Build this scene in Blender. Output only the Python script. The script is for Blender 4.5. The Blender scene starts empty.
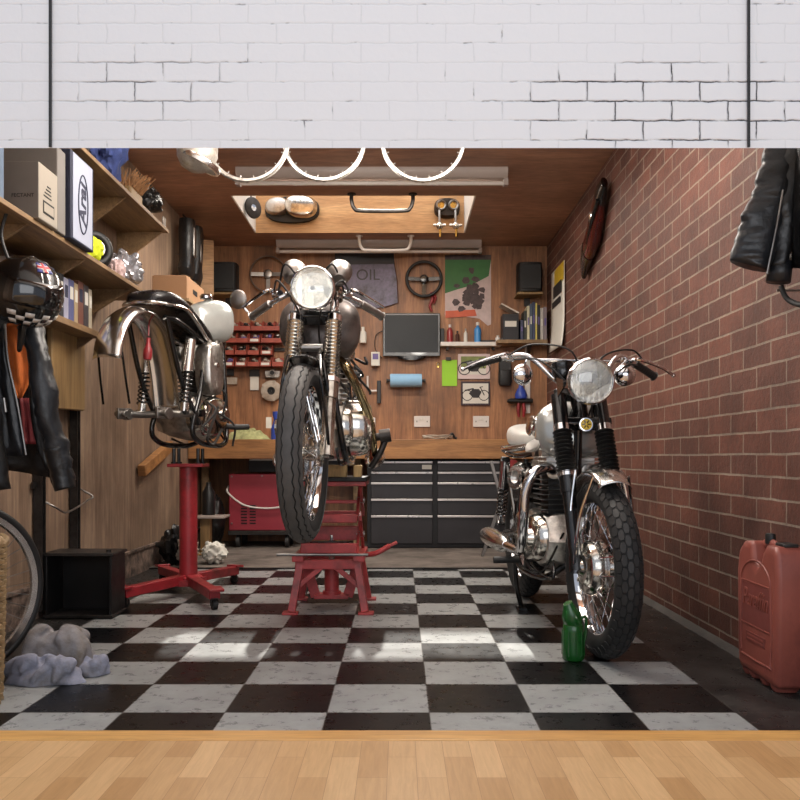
import bpy, bmesh, math, random
from mathutils import Vector, Matrix, noise
random.seed(7)
RD = math.radians
PI = math.pi
F = 828.0          # focal length in pixels of the 800 px frame
EYE = 0.75         # height of the eye above the garage floor
COL = bpy.context.scene.collection
V = Vector

def at(px, py, Y):
    """world point of a photo pixel at distance Y"""
    return V(((px - 400) * Y / F, Y, EYE + (457 - py) * Y / F))

# ------------------------------------------------------------------ mesh builder
def catmull(pts, k, closed=False):
    pts = [V(p) for p in pts]
    n = len(pts)
    if k < 2 or n < 3:
        return pts
    out = []
    rng = range(n) if closed else range(n - 1)
    for i in rng:
        p1, p2 = pts[i], pts[(i + 1) % n]
        p0 = pts[(i - 1) % n] if (closed or i > 0) else p1 * 2 - p2
        p3 = pts[(i + 2) % n] if (closed or i + 2 < n) else p2 * 2 - p1
        for j in range(k):
            t = j / k
            out.append(0.5 * ((2 * p1) + (p2 - p0) * t + (2 * p0 - 5 * p1 + 4 * p2 - p3) * t * t + (3 * p1 - p0 - 3 * p2 + p3) * t ** 3))
    if not closed:
        out.append(pts[-1])
    return out

def basis(axis):
    a = V(axis).normalized()
    h = V((0, 0, 1)) if abs(a.z) < 0.9 else V((1, 0, 0))
    u = h.cross(a).normalized()
    return u, a.cross(u), a

class MB:
    def __init__(s, T=None):
        s.v, s.f, s.m, s.mi = [], [], [], 0
        s.T = T or Matrix()
    def add(s, vs, fs):
        b = len(s.v)
        s.v += [s.T @ V(v) for v in vs]
        s.f += [tuple(b + i for i in f) for f in fs]
        s.m += [s.mi] * len(fs)
        return s
    def box(s, c, d, rot=None):
        c = V(c)
        vs = []
        for z in (-.5, .5):
            for y in (-.5, .5):
                for x in (-.5, .5):
                    p = V((x * d[0], y * d[1], z * d[2]))
                    if rot is not None:
                        p = rot @ p
                    vs.append(c + p)
        return s.add(vs, [(0, 2, 3, 1), (4, 5, 7, 6), (0, 1, 5, 4), (2, 6, 7, 3), (0, 4, 6, 2), (1, 3, 7, 5)])
    def box2(s, a, b):
        a, b = V(a), V(b)
        return s.box((a + b) / 2, (abs(b.x - a.x), abs(b.y - a.y), abs(b.z - a.z)))
    def bar(s, p0, p1, w, h, up=(0, 0, 1)):
        """rectangular bar from p0 to p1"""
        p0, p1 = V(p0), V(p1)
        a = (p1 - p0)
        L = a.length
        a.normalize()
        u = V(up)
        if abs(a.dot(u)) > .95:
            u = V((1, 0, 0))
        sd = a.cross(u).normalized()
        u = sd.cross(a)
        m = Matrix((sd, a, u)).transposed()
        return s.box((p0 + p1) / 2, (w, L, h), m)
    def cyl(s, p0, p1, r0, r1=None, n=16, cap=True):
        p0, p1 = V(p0), V(p1)
        r1 = r0 if r1 is None else r1
        u, w, a = basis(p1 - p0)
        vs, fs = [], []
        for p, r in ((p0, r0), (p1, r1)):
            for i in range(n):
                t = 2 * PI * i / n
                vs.append(p + (u * math.cos(t) + w * math.sin(t)) * r)
        for i in range(n):
            j = (i + 1) % n
            fs.append((i, j, n + j, n + i))
        if cap:
            fs.append(tuple(range(n - 1, -1, -1)))
            fs.append(tuple(range(n, 2 * n)))
        return s.add(vs, fs)
    def tube(s, pts, r, n=10, k=6, closed=False, cap=True, flat=None):
        rs = list(r) if isinstance(r, (list, tuple)) else None
        P = catmull(pts, k, closed)
        N = len(P)
        if rs:
            m = len(rs) - (0 if closed else 1)
            rr = []
            for i in range(N):
                t = i * m / (N if closed else max(1, N - 1))
                a = int(t)
                b = t - a
                rr.append(rs[a % len(rs)] * (1 - b) + rs[(a + 1) % len(rs) if closed else min(a + 1, len(rs) - 1)] * b)
        else:
            rr = [r] * N
        tang = []
        for i in range(N):
            a = P[(i + 1) % N] if (closed or i + 1 < N) else P[i]
            b = P[i - 1] if (closed or i > 0) else P[i]
            tang.append((a - b).normalized())
        u, w, _ = basis(tang[0])
        vs, fs = [], []
        for i in range(N):
            t = tang[i]
            u = (u - t * u.dot(t)).normalized()
            w = t.cross(u)
            for j in range(n):
                g = 2 * PI * j / n
                q = u * math.cos(g) + w * math.sin(g)
                if flat:
                    fa = V(flat[0]).normalized()
                    q = q - fa * q.dot(fa) * (1 - flat[1])
                vs.append(P[i] + q * rr[i])
        M = N if closed else N - 1
        for i in range(M):
            i2 = (i + 1) % N
            for j in range(n):
                j2 = (j + 1) % n
                fs.append((i * n + j, i * n + j2, i2 * n + j2, i2 * n + j))
        if cap and not closed:
            fs.append(tuple(range(n - 1, -1, -1)))
            fs.append(tuple((N - 1) * n + j for j in range(n)))
        return s.add(vs, fs)
    def lathe(s, prof, n=32, c=(0, 0, 0), axis=(0, 0, 1), ring=False):
        """profile of (radius, height along axis); ring=True closes the profile on itself"""
        u, w, a = basis(axis)
        c = V(c)
        m = len(prof)
        vs, fs = [], []
        for r, h in prof:
            for i in range(n):
                t = 2 * PI * i / n
                vs.append(c + a * h + (u * math.cos(t) + w * math.sin(t)) * max(r, 1e-5))
        for k in range(m if ring else m - 1):
            k2 = (k + 1) % m
            for i in range(n):
                j = (i + 1) % n
                fs.append((k * n + i, k * n + j, k2 * n + j, k2 * n + i))
        if not ring:
            if prof[0][0] > 1e-4:
                fs.append(tuple(range(n - 1, -1, -1)))
            if prof[-1][0] > 1e-4:
                fs.append(tuple((m - 1) * n + i for i in range(n)))
        return s.add(vs, fs)
    def ball(s, c, r, n=18, rot=None, fn=None):
        c = V(c)
        if not isinstance(r, (tuple, list)):
            r = (r, r, r)
        m = max(6, n // 2)
        vs, fs = [], []
        for k in range(1, m):
            p = PI * k / m
            for i in range(n):
                t = 2 * PI * i / n
                d = V((math.sin(p) * math.cos(t), math.sin(p) * math.sin(t), math.cos(p)))
                vs.append(d)
        vs += [V((0, 0, 1)), V((0, 0, -1))]
        for k in range(m - 2):
            for i in range(n):
                j = (i + 1) % n
                fs.append((k * n + i, (k + 1) * n + i, (k + 1) * n + j, k * n + j))
        T, B = len(vs) - 2, len(vs) - 1
        for i in range(n):
            j = (i + 1) % n
            fs.append((T, i, j))
            fs.append((B, (m - 2) * n + j, (m - 2) * n + i))
        out = []
        for d in vs:
            q = V((d.x * r[0], d.y * r[1], d.z * r[2]))
            if fn:
                q = q * fn(d)
            if rot is not None:
                q = rot @ q
            out.append(c + q)
        return s.add(out, fs)
    def prism(s, poly, a, b, ax='y'):
        """polygon in a plane, extruded between a and b along ax (poly given in the two other axes, in xyz order)"""
        n = len(poly)
        vs = []
        for h in (a, b):
            for p, q in poly:
                vs.append({'x': (h, p, q), 'y': (p, h, q), 'z': (p, q, h)}[ax])
        fs = [tuple(range(n)), tuple(range(2 * n - 1, n - 1, -1))]
        for i in range(n):
            j = (i + 1) % n
            fs.append((i, n + i, n + j, j))
        return s.add(vs, fs)
    def loft(s, rings, cap=True):
        n = len(rings[0])
        vs = [p for r in rings for p in r]
        fs = []
        for k in range(len(rings) - 1):
            for i in range(n):
                j = (i + 1) % n
                fs.append((k * n + i, k * n + j, (k + 1) * n + j, (k + 1) * n + i))
        if cap:
            fs.append(tuple(range(n - 1, -1, -1)))
            fs.append(tuple((len(rings) - 1) * n + i for i in range(n)))
        return s.add(vs, fs)
    def grid(s, G):
        nx = len(G[0])
        vs = [p for r in G for p in r]
        fs = []
        for k in range(len(G) - 1):
            for i in range(nx - 1):
                fs.append((k * nx + i, k * nx + i + 1, (k + 1) * nx + i + 1, (k + 1) * nx + i))
        return s.add(vs, fs)
    def build(s, name, mat, parent=None, bev=0, solid=0, sub=0, ang=40, loc=None, rot=None, seg=2):
        me = bpy.data.meshes.new(name)
        me.from_pydata([tuple(v) for v in s.v], [], s.f)
        mats = mat if isinstance(mat, (list, tuple)) else [mat]
        for m in mats:
            me.materials.append(m)
        me.polygons.foreach_set('material_index', s.m)
        bm = bmesh.new()
        bm.from_mesh(me)
        bmesh.ops.recalc_face_normals(bm, faces=bm.faces)
        bm.to_mesh(me)
        bm.free()
        me.polygons.foreach_set('use_smooth', [True] * len(me.polygons))
        me.set_sharp_from_angle(angle=RD(ang))
        o = bpy.data.objects.new(name, me)
        COL.objects.link(o)
        if parent is not None:
            o.parent = parent
        if loc is not None:
            o.location = loc
        if rot is not None:
            o.rotation_euler = rot
        if solid:
            md = o.modifiers.new('solid', 'SOLIDIFY')
            md.thickness = abs(solid)
            md.offset = 1 if solid < 0 else -1
        if bev:
            md = o.modifiers.new('bevel', 'BEVEL')
            md.width = bev
            md.segments = seg
            md.limit_method = 'ANGLE'
            md.angle_limit = RD(50)
        if sub:
            md = o.modifiers.new('sub', 'SUBSURF')
            md.levels = md.render_levels = sub
        return o

def ring(c, u, w, ru, rw, n=20, p=2.0):
    c, u, w = V(c), V(u), V(w)
    out = []
    for i in range(n):
        t = 2 * PI * i / n
        a, b = math.cos(t), math.sin(t)
        out.append(c + u * (ru * math.copysign(abs(a) ** (2 / p), a)) + w * (rw * math.copysign(abs(b) ** (2 / p), b)))
    return out

def thing(name, label, cat, loc=(0, 0, 0), rz=0, group=None):
    o = bpy.data.objects.new(name, None)
    COL.objects.link(o)
    o.empty_display_size = .05
    o.location = loc
    o.rotation_euler = (0, 0, rz)
    o['label'] = label
    o['category'] = cat
    if group:
        o['group'] = group
    return o

def tag(o, label, cat, group=None):
    o['label'] = label
    o['category'] = cat
    if group:
        o['group'] = group
    return o

def struct(o):
    o['kind'] = 'structure'
    return o

def rename(o, lab):
    o['label'] = lab
    return o

def copy_tree(o, parent=None):
    c = o.copy()
    COL.objects.link(c)
    if parent is not None:
        c.parent = parent
    for ch in KIDS(o):
        copy_tree(ch, c)
    return c
def KIDS(o):
    return [x for x in list(COL.objects) if x.parent == o]

def nz(p, s=1.0, o=0.0):
    return noise.noise(V(p) * s + V((o, o * 1.7, o * .3)))

# ------------------------------------------------------------------ materials
def lin(r, g, b):
    def f(c):
        c /= 255
        return c / 12.92 if c <= .04045 else ((c + .055) / 1.055) ** 2.4
    return (f(r), f(g), f(b), 1)

class NT:
    def __init__(s, name):
        s.m = bpy.data.materials.new(name)
        s.m.use_nodes = True
        s.t = s.m.node_tree
        s.t.nodes.clear()
        s.out = s.n('ShaderNodeOutputMaterial')
        s.b = s.n('ShaderNodeBsdfPrincipled')
        s.l(s.b.outputs[0], s.out.inputs[0])
    def n(s, typ, **kw):
        x = s.t.nodes.new(typ)
        for k, v in kw.items():
            setattr(x, k, v)
        return x
    def l(s, a, b):
        s.t.links.new(a, b)
    def set(s, x, k, v):
        if hasattr(v, 'is_linked') or hasattr(v, 'links'):
            s.l(v, x.inputs[k])
        else:
            x.inputs[k].default_value = v
    def coord(s, scale=(1, 1, 1), loc=(0, 0, 0), rot=(0, 0, 0), kind='Object'):
        t = s.n('ShaderNodeTexCoord')
        mp = s.n('ShaderNodeMapping')
        mp.inputs['Scale'].default_value = scale
        mp.inputs['Location'].default_value = loc
        mp.inputs['Rotation'].default_value = rot
        s.l(t.outputs[kind], mp.inputs[0])
        return mp.outputs[0]
    def noise(s, co, scale, detail=4, rough=.55, dist=0):
        x = s.n('ShaderNodeTexNoise')
        s.l(co, x.inputs['Vector'])
        x.inputs['Scale'].default_value = scale
        x.inputs['Detail'].default_value = detail
        x.inputs['Roughness'].default_value = rough
        x.inputs['Distortion'].default_value = dist
        return x.outputs['Fac']
    def ramp(s, fac, stops, interp='LINEAR'):
        x = s.n('ShaderNodeValToRGB')
        cr = x.color_ramp
        cr.interpolation = interp
        while len(cr.elements) < len(stops):
            cr.elements.new(.5)
        for e, (p, c) in zip(cr.elements, stops):
            e.position = p
            e.color = c if len(c) == 4 else (*c, 1)
        s.l(fac, x.inputs[0])
        return x.outputs[0]
    def mix(s, f, a, b, mode='MIX'):
        x = s.n('ShaderNodeMix', data_type='RGBA', blend_type=mode)
        for i, q in ((0, f), (6, a), (7, b)):
            if isinstance(q, bpy.types.NodeSocket):
                s.l(q, x.inputs[i])
            else:
                x.inputs[i].default_value = q
        return x.outputs[2]
    def math(s, op, a, b=0.0, clamp=False):
        x = s.n('ShaderNodeMath', operation=op, use_clamp=clamp)
        for i, q in ((0, a), (1, b)):
            if isinstance(q, bpy.types.NodeSocket):
                s.l(q, x.inputs[i])
            else:
                x.inputs[i].default_value = q
        return x.outputs[0]
    def bump(s, h, strength=.3, dist=.01):
        x = s.n('ShaderNodeBump')
        x.inputs['Strength'].default_value = strength
        x.inputs['Distance'].default_value = dist
        s.l(h, x.inputs['Height'])
        s.l(x.outputs[0], s.b.inputs['Normal'])
    def fin(s, color=None, rough=None, metal=None, **kw):
        for k, q in (('Base Color', color), ('Roughness', rough), ('Metallic', metal)):
            if q is None:
                continue
            if isinstance(q, bpy.types.NodeSocket):
                s.l(q, s.b.inputs[k])
            else:
                s.b.inputs[k].default_value = q
        for k, q in kw.items():
            s.b.inputs[k.replace('_', ' ')].default_value = q
        return s.m

def mul(c, k):
    return (min(1, c[0] * k), min(1, c[1] * k), min(1, c[2] * k), 1)

def mat(name, rgb, rough=.5, metal=0, var=.25, scale=9, rv=.12, bump=0, bs=120, dirt=0, dcol=(30, 26, 22), **kw):
    t = NT(name)
    c = lin(*rgb)
    co = t.coord()
    f = t.noise(co, scale, 5, .6)
    col = t.ramp(f, [(.28, mul(c, 1 - var)), (.72, mul(c, 1 + var))])
    r = rough
    if dirt:
        d = t.noise(co, scale * .55, 8, .7)
        dm = t.ramp(d, [(.5 - dirt * .3, (0, 0, 0, 1)), (.72 - dirt * .2, (1, 1, 1, 1))])
        col = t.mix(dm, col, lin(*dcol))
    if rv:
        f2 = t.noise(co, scale * 2.3, 5, .6)
        r = t.math('ADD', t.math('MULTIPLY', f2, rv * 2), max(.02, rough - rv), True)
    if bump:
        t.bump(t.noise(co, bs, 4, .6), bump, .004)
    return t.fin(col, r, metal, **kw)

def wood(name, dark, light, grain=(14, 14, .8), rough=.55, scale=2.2, dist=.6, stain=0, bump=.12, kind='Object', fine=.35):
    t = NT(name)
    co = t.coord(scale=grain, kind=kind)
    f = t.noise(co, scale, 7, .62, dist)
    big = t.noise(t.coord(scale=tuple(g * .22 for g in grain), kind=kind), scale, 3, .5, 1.2)
    g = t.math('ADD', t.math('MULTIPLY', f, .6), t.math('MULTIPLY', big, .4))
    col = t.ramp(g, [(.33, lin(*dark)), (.5, mul(lin(*[(a + b) / 2 for a, b in zip(dark, light)]), 1)), (.66, lin(*light))])
    fi = t.noise(t.coord(scale=tuple(g_ * 6 for g_ in grain), kind=kind), scale, 3, .6)
    col = t.mix(fine, col, t.ramp(fi, [(.3, (.25, .25, .25, 1)), (.6, (1, 1, 1, 1))]), 'MULTIPLY')
    if stain:
        s_ = t.noise(t.coord(kind=kind), 1.7, 7, .65)
        col = t.mix(t.ramp(s_, [(.45, (0, 0, 0, 1)), (.75, (stain, stain, stain, 1))]), col, lin(38, 26, 19))
    t.bump(f, bump, .004)
    r = t.math('ADD', t.math('MULTIPLY', f, .2), rough - .1, True)
    return t.fin(col, r, 0)

M = {}
M['ply_back'] = wood('plywood_back', (112, 72, 44), (190, 134, 90), (9, 9, .7), .5, 2.0, 1.0, .55)
M['ply_left'] = wood('plywood_left', (110, 88, 72), (174, 147, 122), (9, 9, .6), .6, 2.0, 1.0, .55)
M['ply_ceil'] = wood('plywood_ceiling', (134, 95, 76), (192, 146, 117), (1.1, 5, 5), .45, 1.6, 2.0, .35)
M['ply_warm'] = wood('plywood_warm', (168, 122, 78), (222, 178, 126), (.9, 8, 8), .5, 1.8, 1.2, .2)
M['shelf'] = wood('shelf_pine', (112, 86, 58), (176, 144, 104), (9, .9, 9), .6, 2.0, .8, .4)
M['bench'] = wood('bench_wood', (120, 78, 42), (192, 138, 84), (.8, 10, 10), .5, 2.5, .8, .3)
M['block'] = wood('timber_block', (150, 118, 76), (214, 184, 130), (9, 9, 1), .6, 2)
M['bat'] = wood('willow_board', (124, 96, 60), (178, 146, 98), (10, 10, .7), .6, 1.6, .4, .25)
M['card'] = mat('cardboard', (168, 128, 94), .85, var=.08, scale=5)
M['card_pale'] = mat('pale_carton', (158, 150, 138), .85, var=.06, scale=5)
M['card_grey'] = mat('grey_carton', (120, 116, 112), .85, var=.1, scale=5)
M['card_white'] = mat('white_carton', (162, 168, 186), .7, var=.05, scale=5)
M['card_navy'] = mat('navy_carton', (38, 42, 62), .7, var=.1, scale=5)
M['chrome'] = mat('chrome', (222, 222, 224), .08, 1, .05, rv=.05)
M['chrome_worn'] = mat('worn_chrome', (224, 222, 218), .2, 1, .10, scale=5, rv=.05, dirt=0, dcol=(70, 62, 54))
M['alloy'] = mat('cast_alloy', (204, 200, 194), .36, 1, .18, scale=14, rv=.14, bump=.12, bs=60, dirt=.18, dcol=(70, 62, 56))
M['dull_alloy'] = mat('dull_alloy', (190, 184, 176), .5, .6, .2, scale=14, rv=.12, dirt=.15, dcol=(120, 104, 84))
M['alloy_polish'] = mat('polished_alloy', (226, 222, 214), .17, 1, .1, scale=10, rv=.1, dirt=.1, dcol=(90, 80, 66))
M['brass_chrome'] = mat('heat_tinted_chrome', (196, 176, 134), .13, 1, .25, scale=10, rv=.08, dirt=.2, dcol=(82, 62, 36))
M['steel'] = mat('bare_steel', (150, 146, 142), .38, 1, .2, rv=.15)
M['steel_dark'] = mat('dark_steel', (66, 62, 60), .45, .7, .25, rv=.15, dirt=.3)
M['black'] = mat('black_enamel', (14, 14, 15), .22, 0, .2, rv=.1, Coat_Weight=.4)
M['black_satin'] = mat('black_satin', (22, 21, 21), .5, 0, .25, rv=.1)
M['rubber'] = mat('tyre_rubber', (32, 31, 31), .62, 0, .25, scale=20, rv=.12, bump=.1, bs=150)
M['rubber_worn'] = mat('worn_tyre_rubber', (74, 72, 70), .62, 0, .2, scale=20, rv=.12, bump=.1, bs=150)
M['groove'] = mat('tyre_groove', (13, 13, 13), .8, 0, .1)
M['gaiter'] = mat('gaiter_rubber', (18, 18, 18), .5, 0, .15)
M['leather'] = mat('black_leather', (18, 18, 19), .34, 0, .5, scale=14, rv=.16, bump=.7, bs=38)
M['leather_worn'] = mat('worn_black_leather', (27, 29, 33), .36, 0, .7, scale=12, rv=.18, bump=.8, bs=34)
M['seat_black'] = mat('black_vinyl', (24, 21, 22), .28, 0, .2, rv=.08, bump=.1, bs=90)
M['seat_silver'] = mat('silver_vinyl', (206, 204, 198), .3, .25, .12, rv=.08, bump=.1, bs=60)
M['tank_silver'] = mat('silver_paint', (186, 188, 184), .2, .55, .1, scale=6, rv=.06, Coat_Weight=.5)
M['tank_white'] = mat('pale_silver_paint', (206, 210, 206), .22, .45, .14, scale=7, rv=.08, Coat_Weight=.4)
M['tank_grey'] = mat('grey_tank_paint', (104, 94, 90), .36, .3, .3, scale=10, rv=.15, dirt=.25)
M['red'] = mat('red_enamel', (152, 40, 46), .38, 0, .16, scale=7, rv=.1, dirt=.12, dcol=(80, 30, 28))
M['red_lift'] = mat('red_lift_enamel', (182, 66, 66), .42, 0, .18, scale=9, rv=.1, dirt=.2, dcol=(96, 44, 40))
M['red_case'] = mat('red_case_paint', (138, 42, 54), .4, 0, .12, scale=4, rv=.08)
M['red_bin'] = mat('red_bin_plastic', (140, 60, 44), .45, 0, .2, scale=8)
M['red_lacquer'] = mat('dark_red_lacquer', (62, 15, 12), .2, 0, .4, rv=.08, Coat_Weight=.5)
M['can'] = mat('faded_red_plastic', (138, 74, 63), .45, 0, .14, scale=7, rv=.1, bump=.08, bs=90, dirt=.1, dcol=(106, 52, 46))
M['can_dark'] = mat('darker_red_plastic', (116, 58, 52), .5, 0, .14, scale=7)
M['green'] = mat('green_plastic', (30, 92, 36), .2, 0, .2, Transmission_Weight=.25)
M['green_lime'] = mat('lime_paper', (146, 200, 52), .7, 0, .05)
M['hivis'] = mat('yellow_fabric', (206, 220, 40), .8, 0, .1)
M['blue_roll'] = mat('blue_paper', (138, 178, 208), .8, 0, .08)
M['blue'] = mat('blue_plastic', (44, 66, 150), .4, 0, .15)
M['denim'] = mat('blue_cloth', (52, 66, 118), .85, 0, .45, scale=22, bump=.3, bs=160)
M['rag'] = mat('grey_rag', (136, 134, 138), .9, 0, .3, scale=8, bump=1.0, bs=34, dirt=.3, dcol=(104, 92, 76))
M['rag_blue'] = mat('blue_grey_rag', (140, 143, 160), .9, 0, .3, scale=8, bump=1.0, bs=34, dirt=.22, dcol=(104, 98, 92))
M['rag_green'] = mat('olive_cloth', (150, 150, 104), .9, 0, .4, scale=22, bump=.3, bs=140)
M['lining'] = mat('orange_lining', (206, 104, 36), .7, 0, .2, scale=12, bump=.2, bs=80)
M['lining_red'] = mat('red_lining', (110, 24, 28), .7, 0, .2)
M['straw'] = mat('straw_bristle', (150, 108, 70), .8, 0, .35, scale=20)
M['foil'] = mat('clear_crumpled_film', (190, 190, 196), .16, .6, .25, scale=14, rv=.08)
M['pink_film'] = mat('pink_film', (206, 178, 176), .3, .1, .2)
M['white_plastic'] = mat('white_plastic', (206, 200, 194), .4, 0, .05)
M['paper'] = mat('paper', (206, 202, 192), .85, 0, .06)
M['paper_dirty'] = mat('grimy_paper', (176, 164, 150), .85, 0, .12, dirt=.15, dcol=(120, 104, 88))
M['batten'] = mat('batten_enamel', (150, 136, 128), .45, 0, .08, scale=4)
M['tube'] = mat('fluorescent_glass', (196, 186, 178), .25, 0, .04)
M['screen'] = mat('dark_screen', (46, 48, 50), .42, 0, .1, scale=3, Specular_IOR_Level=.2)
M['tin'] = mat('tin_sign_enamel', (88, 80, 104), .38, .2, .3, scale=6, dirt=.35, dcol=(34, 26, 26))
M['tin_ink'] = mat('tin_sign_ink', (26, 20, 24), .5, 0, .3)
M['rust'] = mat('rust_edge', (74, 38, 24), .7, .2, .4, scale=24)
M['cabinet'] = mat('charcoal_steel', (50, 48, 50), .42, .3, .16, scale=5, rv=.1)
M['cabinet_dark'] = mat('cabinet_carcass', (26, 25, 27), .5, .2, .16)
M['trim_alloy'] = mat('drawer_trim', (206, 200, 196), .3, .6, .05)
M['speaker'] = mat('speaker_black', (13, 12, 13), .6, 0, .2)
M['wicker'] = mat('wicker_strand', (132, 108, 74), .7, 0, .3, scale=30, bump=.2, bs=160)
M['lens'] = mat('headlamp_glass', (214, 208, 196), .1, .75, .18, scale=26, rv=.05, Coat_Weight=.6)
M['reflector'] = mat('headlamp_reflector', (240, 234, 222), .16, 1, .12, scale=26, rv=.1, bump=.12, bs=30)
M['yellow'] = mat('yellow_badge', (206, 172, 40), .4, 0, .1)
M['white_paint'] = mat('white_paint', (232, 228, 220), .6, 0, .04)
M['mirror'] = mat('mirror_glass', (214, 218, 224), .04, 1, .02, rv=0)
M['purple'] = mat('purple_plastic', (98, 84, 138), .5, 0, .15)
M['poster_green'] = mat('poster_green', (58, 112, 60), .6, 0, .15, scale=8)
M['poster_pale'] = mat('poster_pale', (196, 176, 172), .6, 0, .15, scale=14)
M['poster_dark'] = mat('poster_dark', (72, 58, 58), .6, 0, .5, scale=30)
M['poster_orange'] = mat('poster_orange', (196, 92, 62), .6, 0, .15)
M['photo_ink'] = mat('photo_ink', (36, 32, 34), .6, 0, .2)
M['photo_green'] = mat('photo_green', (120, 130, 74), .6, 0, .3)
M['frame_pink'] = mat('pale_mount', (204, 184, 182), .7, 0, .05)
M['frame_dark'] = mat('dark_frame', (50, 34, 40), .5, 0, .1)
M['ink_navy'] = mat('navy_ink', (38, 42, 64), .7, 0, .1)
M['ink_black'] = mat('black_ink', (30, 28, 28), .7, 0, .1)
M['flag_red'] = mat('flag_red', (180, 40, 50), .4, 0, .05)
M['flag_blue'] = mat('flag_blue', (50, 60, 130), .4, 0, .05)
M['oil_black'] = mat('oily_black', (20, 18, 18), .4, .2, .4, rv=.15)
M['blue_bottle'] = mat('blue_bottle', (58, 130, 190), .35, 0, .08)
M['red_bottle'] = mat('red_bottle', (140, 44, 44), .35, 0, .1)
M['tan_grip'] = mat('tan_rim', (92, 72, 58), .5, 0, .2)
M['gold'] = mat('gilt_brass', (178, 150, 84), .25, 1, .2)
# ------------------------------------------------------------------ setting
XL, XR, YF, YB, ZC = -1.69, 1.29, 2.27, 7.27, 2.60

def swiz(t, u, v, su=1, sv=1, lu=0, lv=0):
    """2D coordinates (u, v) picked from the object's own x, y, z"""
    co = t.n('ShaderNodeTexCoord')
    sp = t.n('ShaderNodeSeparateXYZ')
    t.l(co.outputs['Object'], sp.inputs[0])
    cb = t.n('ShaderNodeCombineXYZ')
    ix = {'x': 0, 'y': 1, 'z': 2}
    t.l(t.math('ADD', t.math('MULTIPLY', sp.outputs[ix[u]], su), lu), cb.inputs[0])
    t.l(t.math('ADD', t.math('MULTIPLY', sp.outputs[ix[v]], sv), lv), cb.inputs[1])
    return cb.outputs[0], sp

def brick_node(t, vec, w, h, mortar, c1, c2, cm, smooth=.1, bias=0, offset=.5):
    b = t.n('ShaderNodeTexBrick')
    b.offset = offset
    t.l(vec, b.inputs['Vector'])
    for k, q in (('Color1', c1), ('Color2', c2), ('Mortar', cm), ('Scale', 1.0), ('Mortar Size', mortar), ('Mortar Smooth', smooth), ('Bias', bias), ('Brick Width', w), ('Row Height', h)):
        if isinstance(q, bpy.types.NodeSocket):
            t.l(q, b.inputs[k])
        else:
            b.inputs[k].default_value = q
    return b

# red brick wall
t = NT('red_brick')
vec, sp = swiz(t, 'y', 'z', 1, 1, 0.02, -.7605 + .0788 * 20)
wob = t.noise(t.coord(), 9, 3)
vv = t.n('ShaderNodeVectorMath', operation='ADD')
off = t.n('ShaderNodeCombineXYZ')
t.l(t.math('MULTIPLY', t.math('SUBTRACT', wob, .5), .008), off.inputs[0])
t.l(t.math('MULTIPLY', t.math('SUBTRACT', wob, .5), .008), off.inputs[1])
t.l(vec, vv.inputs[0]); t.l(off.outputs[0], vv.inputs[1])
b = brick_node(t, vv.outputs[0], .232, .0788, .0042, lin(120, 74, 60), lin(96, 61, 51), lin(152, 136, 120), .15)
n1 = t.noise(t.coord(), 3.2, 8, .7)
n2 = t.noise(t.coord(), 46, 5, .7)
c = t.mix(.8, b.outputs['Color'], t.ramp(n1, [(.32, (.38, .38, .40, 1)), (.62, (1, 1, 1, 1))]), 'MULTIPLY')
c = t.mix(.7, c, t.ramp(n2, [(.3, (.55, .55, .55, 1)), (.6, (1, 1, 1, 1))]), 'MULTIPLY')
# pale efflorescence streaks on the brick
n3 = t.noise(t.coord(scale=(1, 6, 1.3)), 5, 8, .75)
c = t.mix(t.ramp(n3, [(.62, (0, 0, 0, 1)), (.78, (.35, .35, .35, 1))]), c, lin(176, 160, 150))
h = t.math('SUBTRACT', t.math('MULTIPLY', n2, .35), b.outputs['Fac'])
t.bump(h, 1.0, .008)
M['brick'] = t.fin(c, t.math('ADD', t.math('MULTIPLY', n2, .3), .45), 0)

# white painted brick
t = NT('white_painted_brick')
vec, sp = swiz(t, 'x', 'z', 1, 1, .03, -1.619 + .0532 * 40)
w1 = t.noise(t.coord(), 22, 4)
w2 = t.noise(t.coord(loc=(3, 3, 3)), 22, 4)
off = t.n('ShaderNodeCombineXYZ')
t.l(t.math('MULTIPLY', t.math('SUBTRACT', w1, .5), .011), off.inputs[0])
t.l(t.math('MULTIPLY', t.math('SUBTRACT', w2, .5), .011), off.inputs[1])
vv = t.n('ShaderNodeVectorMath', operation='ADD')
t.l(vec, vv.inputs[0]); t.l(off.outputs[0], vv.inputs[1])
wht = lin(234, 234, 236)
b = brick_node(t, vv.outputs[0], .155, .0532, .0022, wht, wht, lin(0, 0, 0), .5)
# where the paint has cracked out of the joints: one bare patch right of the middle, a weaker one at the left
def patch(cx, cz, rx, rz, k):
    dx = t.math('DIVIDE', t.math('SUBTRACT', sp.outputs[0], cx), rx)
    dz = t.math('DIVIDE', t.math('SUBTRACT', sp.outputs[2], cz), rz)
    d = t.math('ADD', t.math('MULTIPLY', dx, dx), t.math('MULTIPLY', dz, dz))
    return t.math('MULTIPLY', t.math('SUBTRACT', 1.0, d, True), k, True)
m = t.math('ADD', patch(.72, 1.715, .46, .13, 3.0), patch(-.70, 1.77, .30, .13, .8), True)
nn = t.noise(t.coord(), 11, 5, .65)
m = t.math('MULTIPLY', m, t.ramp(nn, [(.34, (.1, .1, .1, 1)), (.52, (1, 1, 1, 1))]))
sparse = t.ramp(t.noise(t.coord(loc=(7, 1, 2)), 16, 3, .6), [(.60, (.1, .1, .1, 1)), (.72, (.75, .75, .75, 1))])
m = t.math('MAXIMUM', m, sparse)
c = t.mix(t.math('MULTIPLY', b.outputs['Fac'], m, True), wht, lin(58, 58, 62))
soft = brick_node(t, vv.outputs[0], .155, .0532, .005, wht, wht, lin(0, 0, 0), 1.0)
blot = t.noise(t.coord(), 5, 6, .6)
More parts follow.
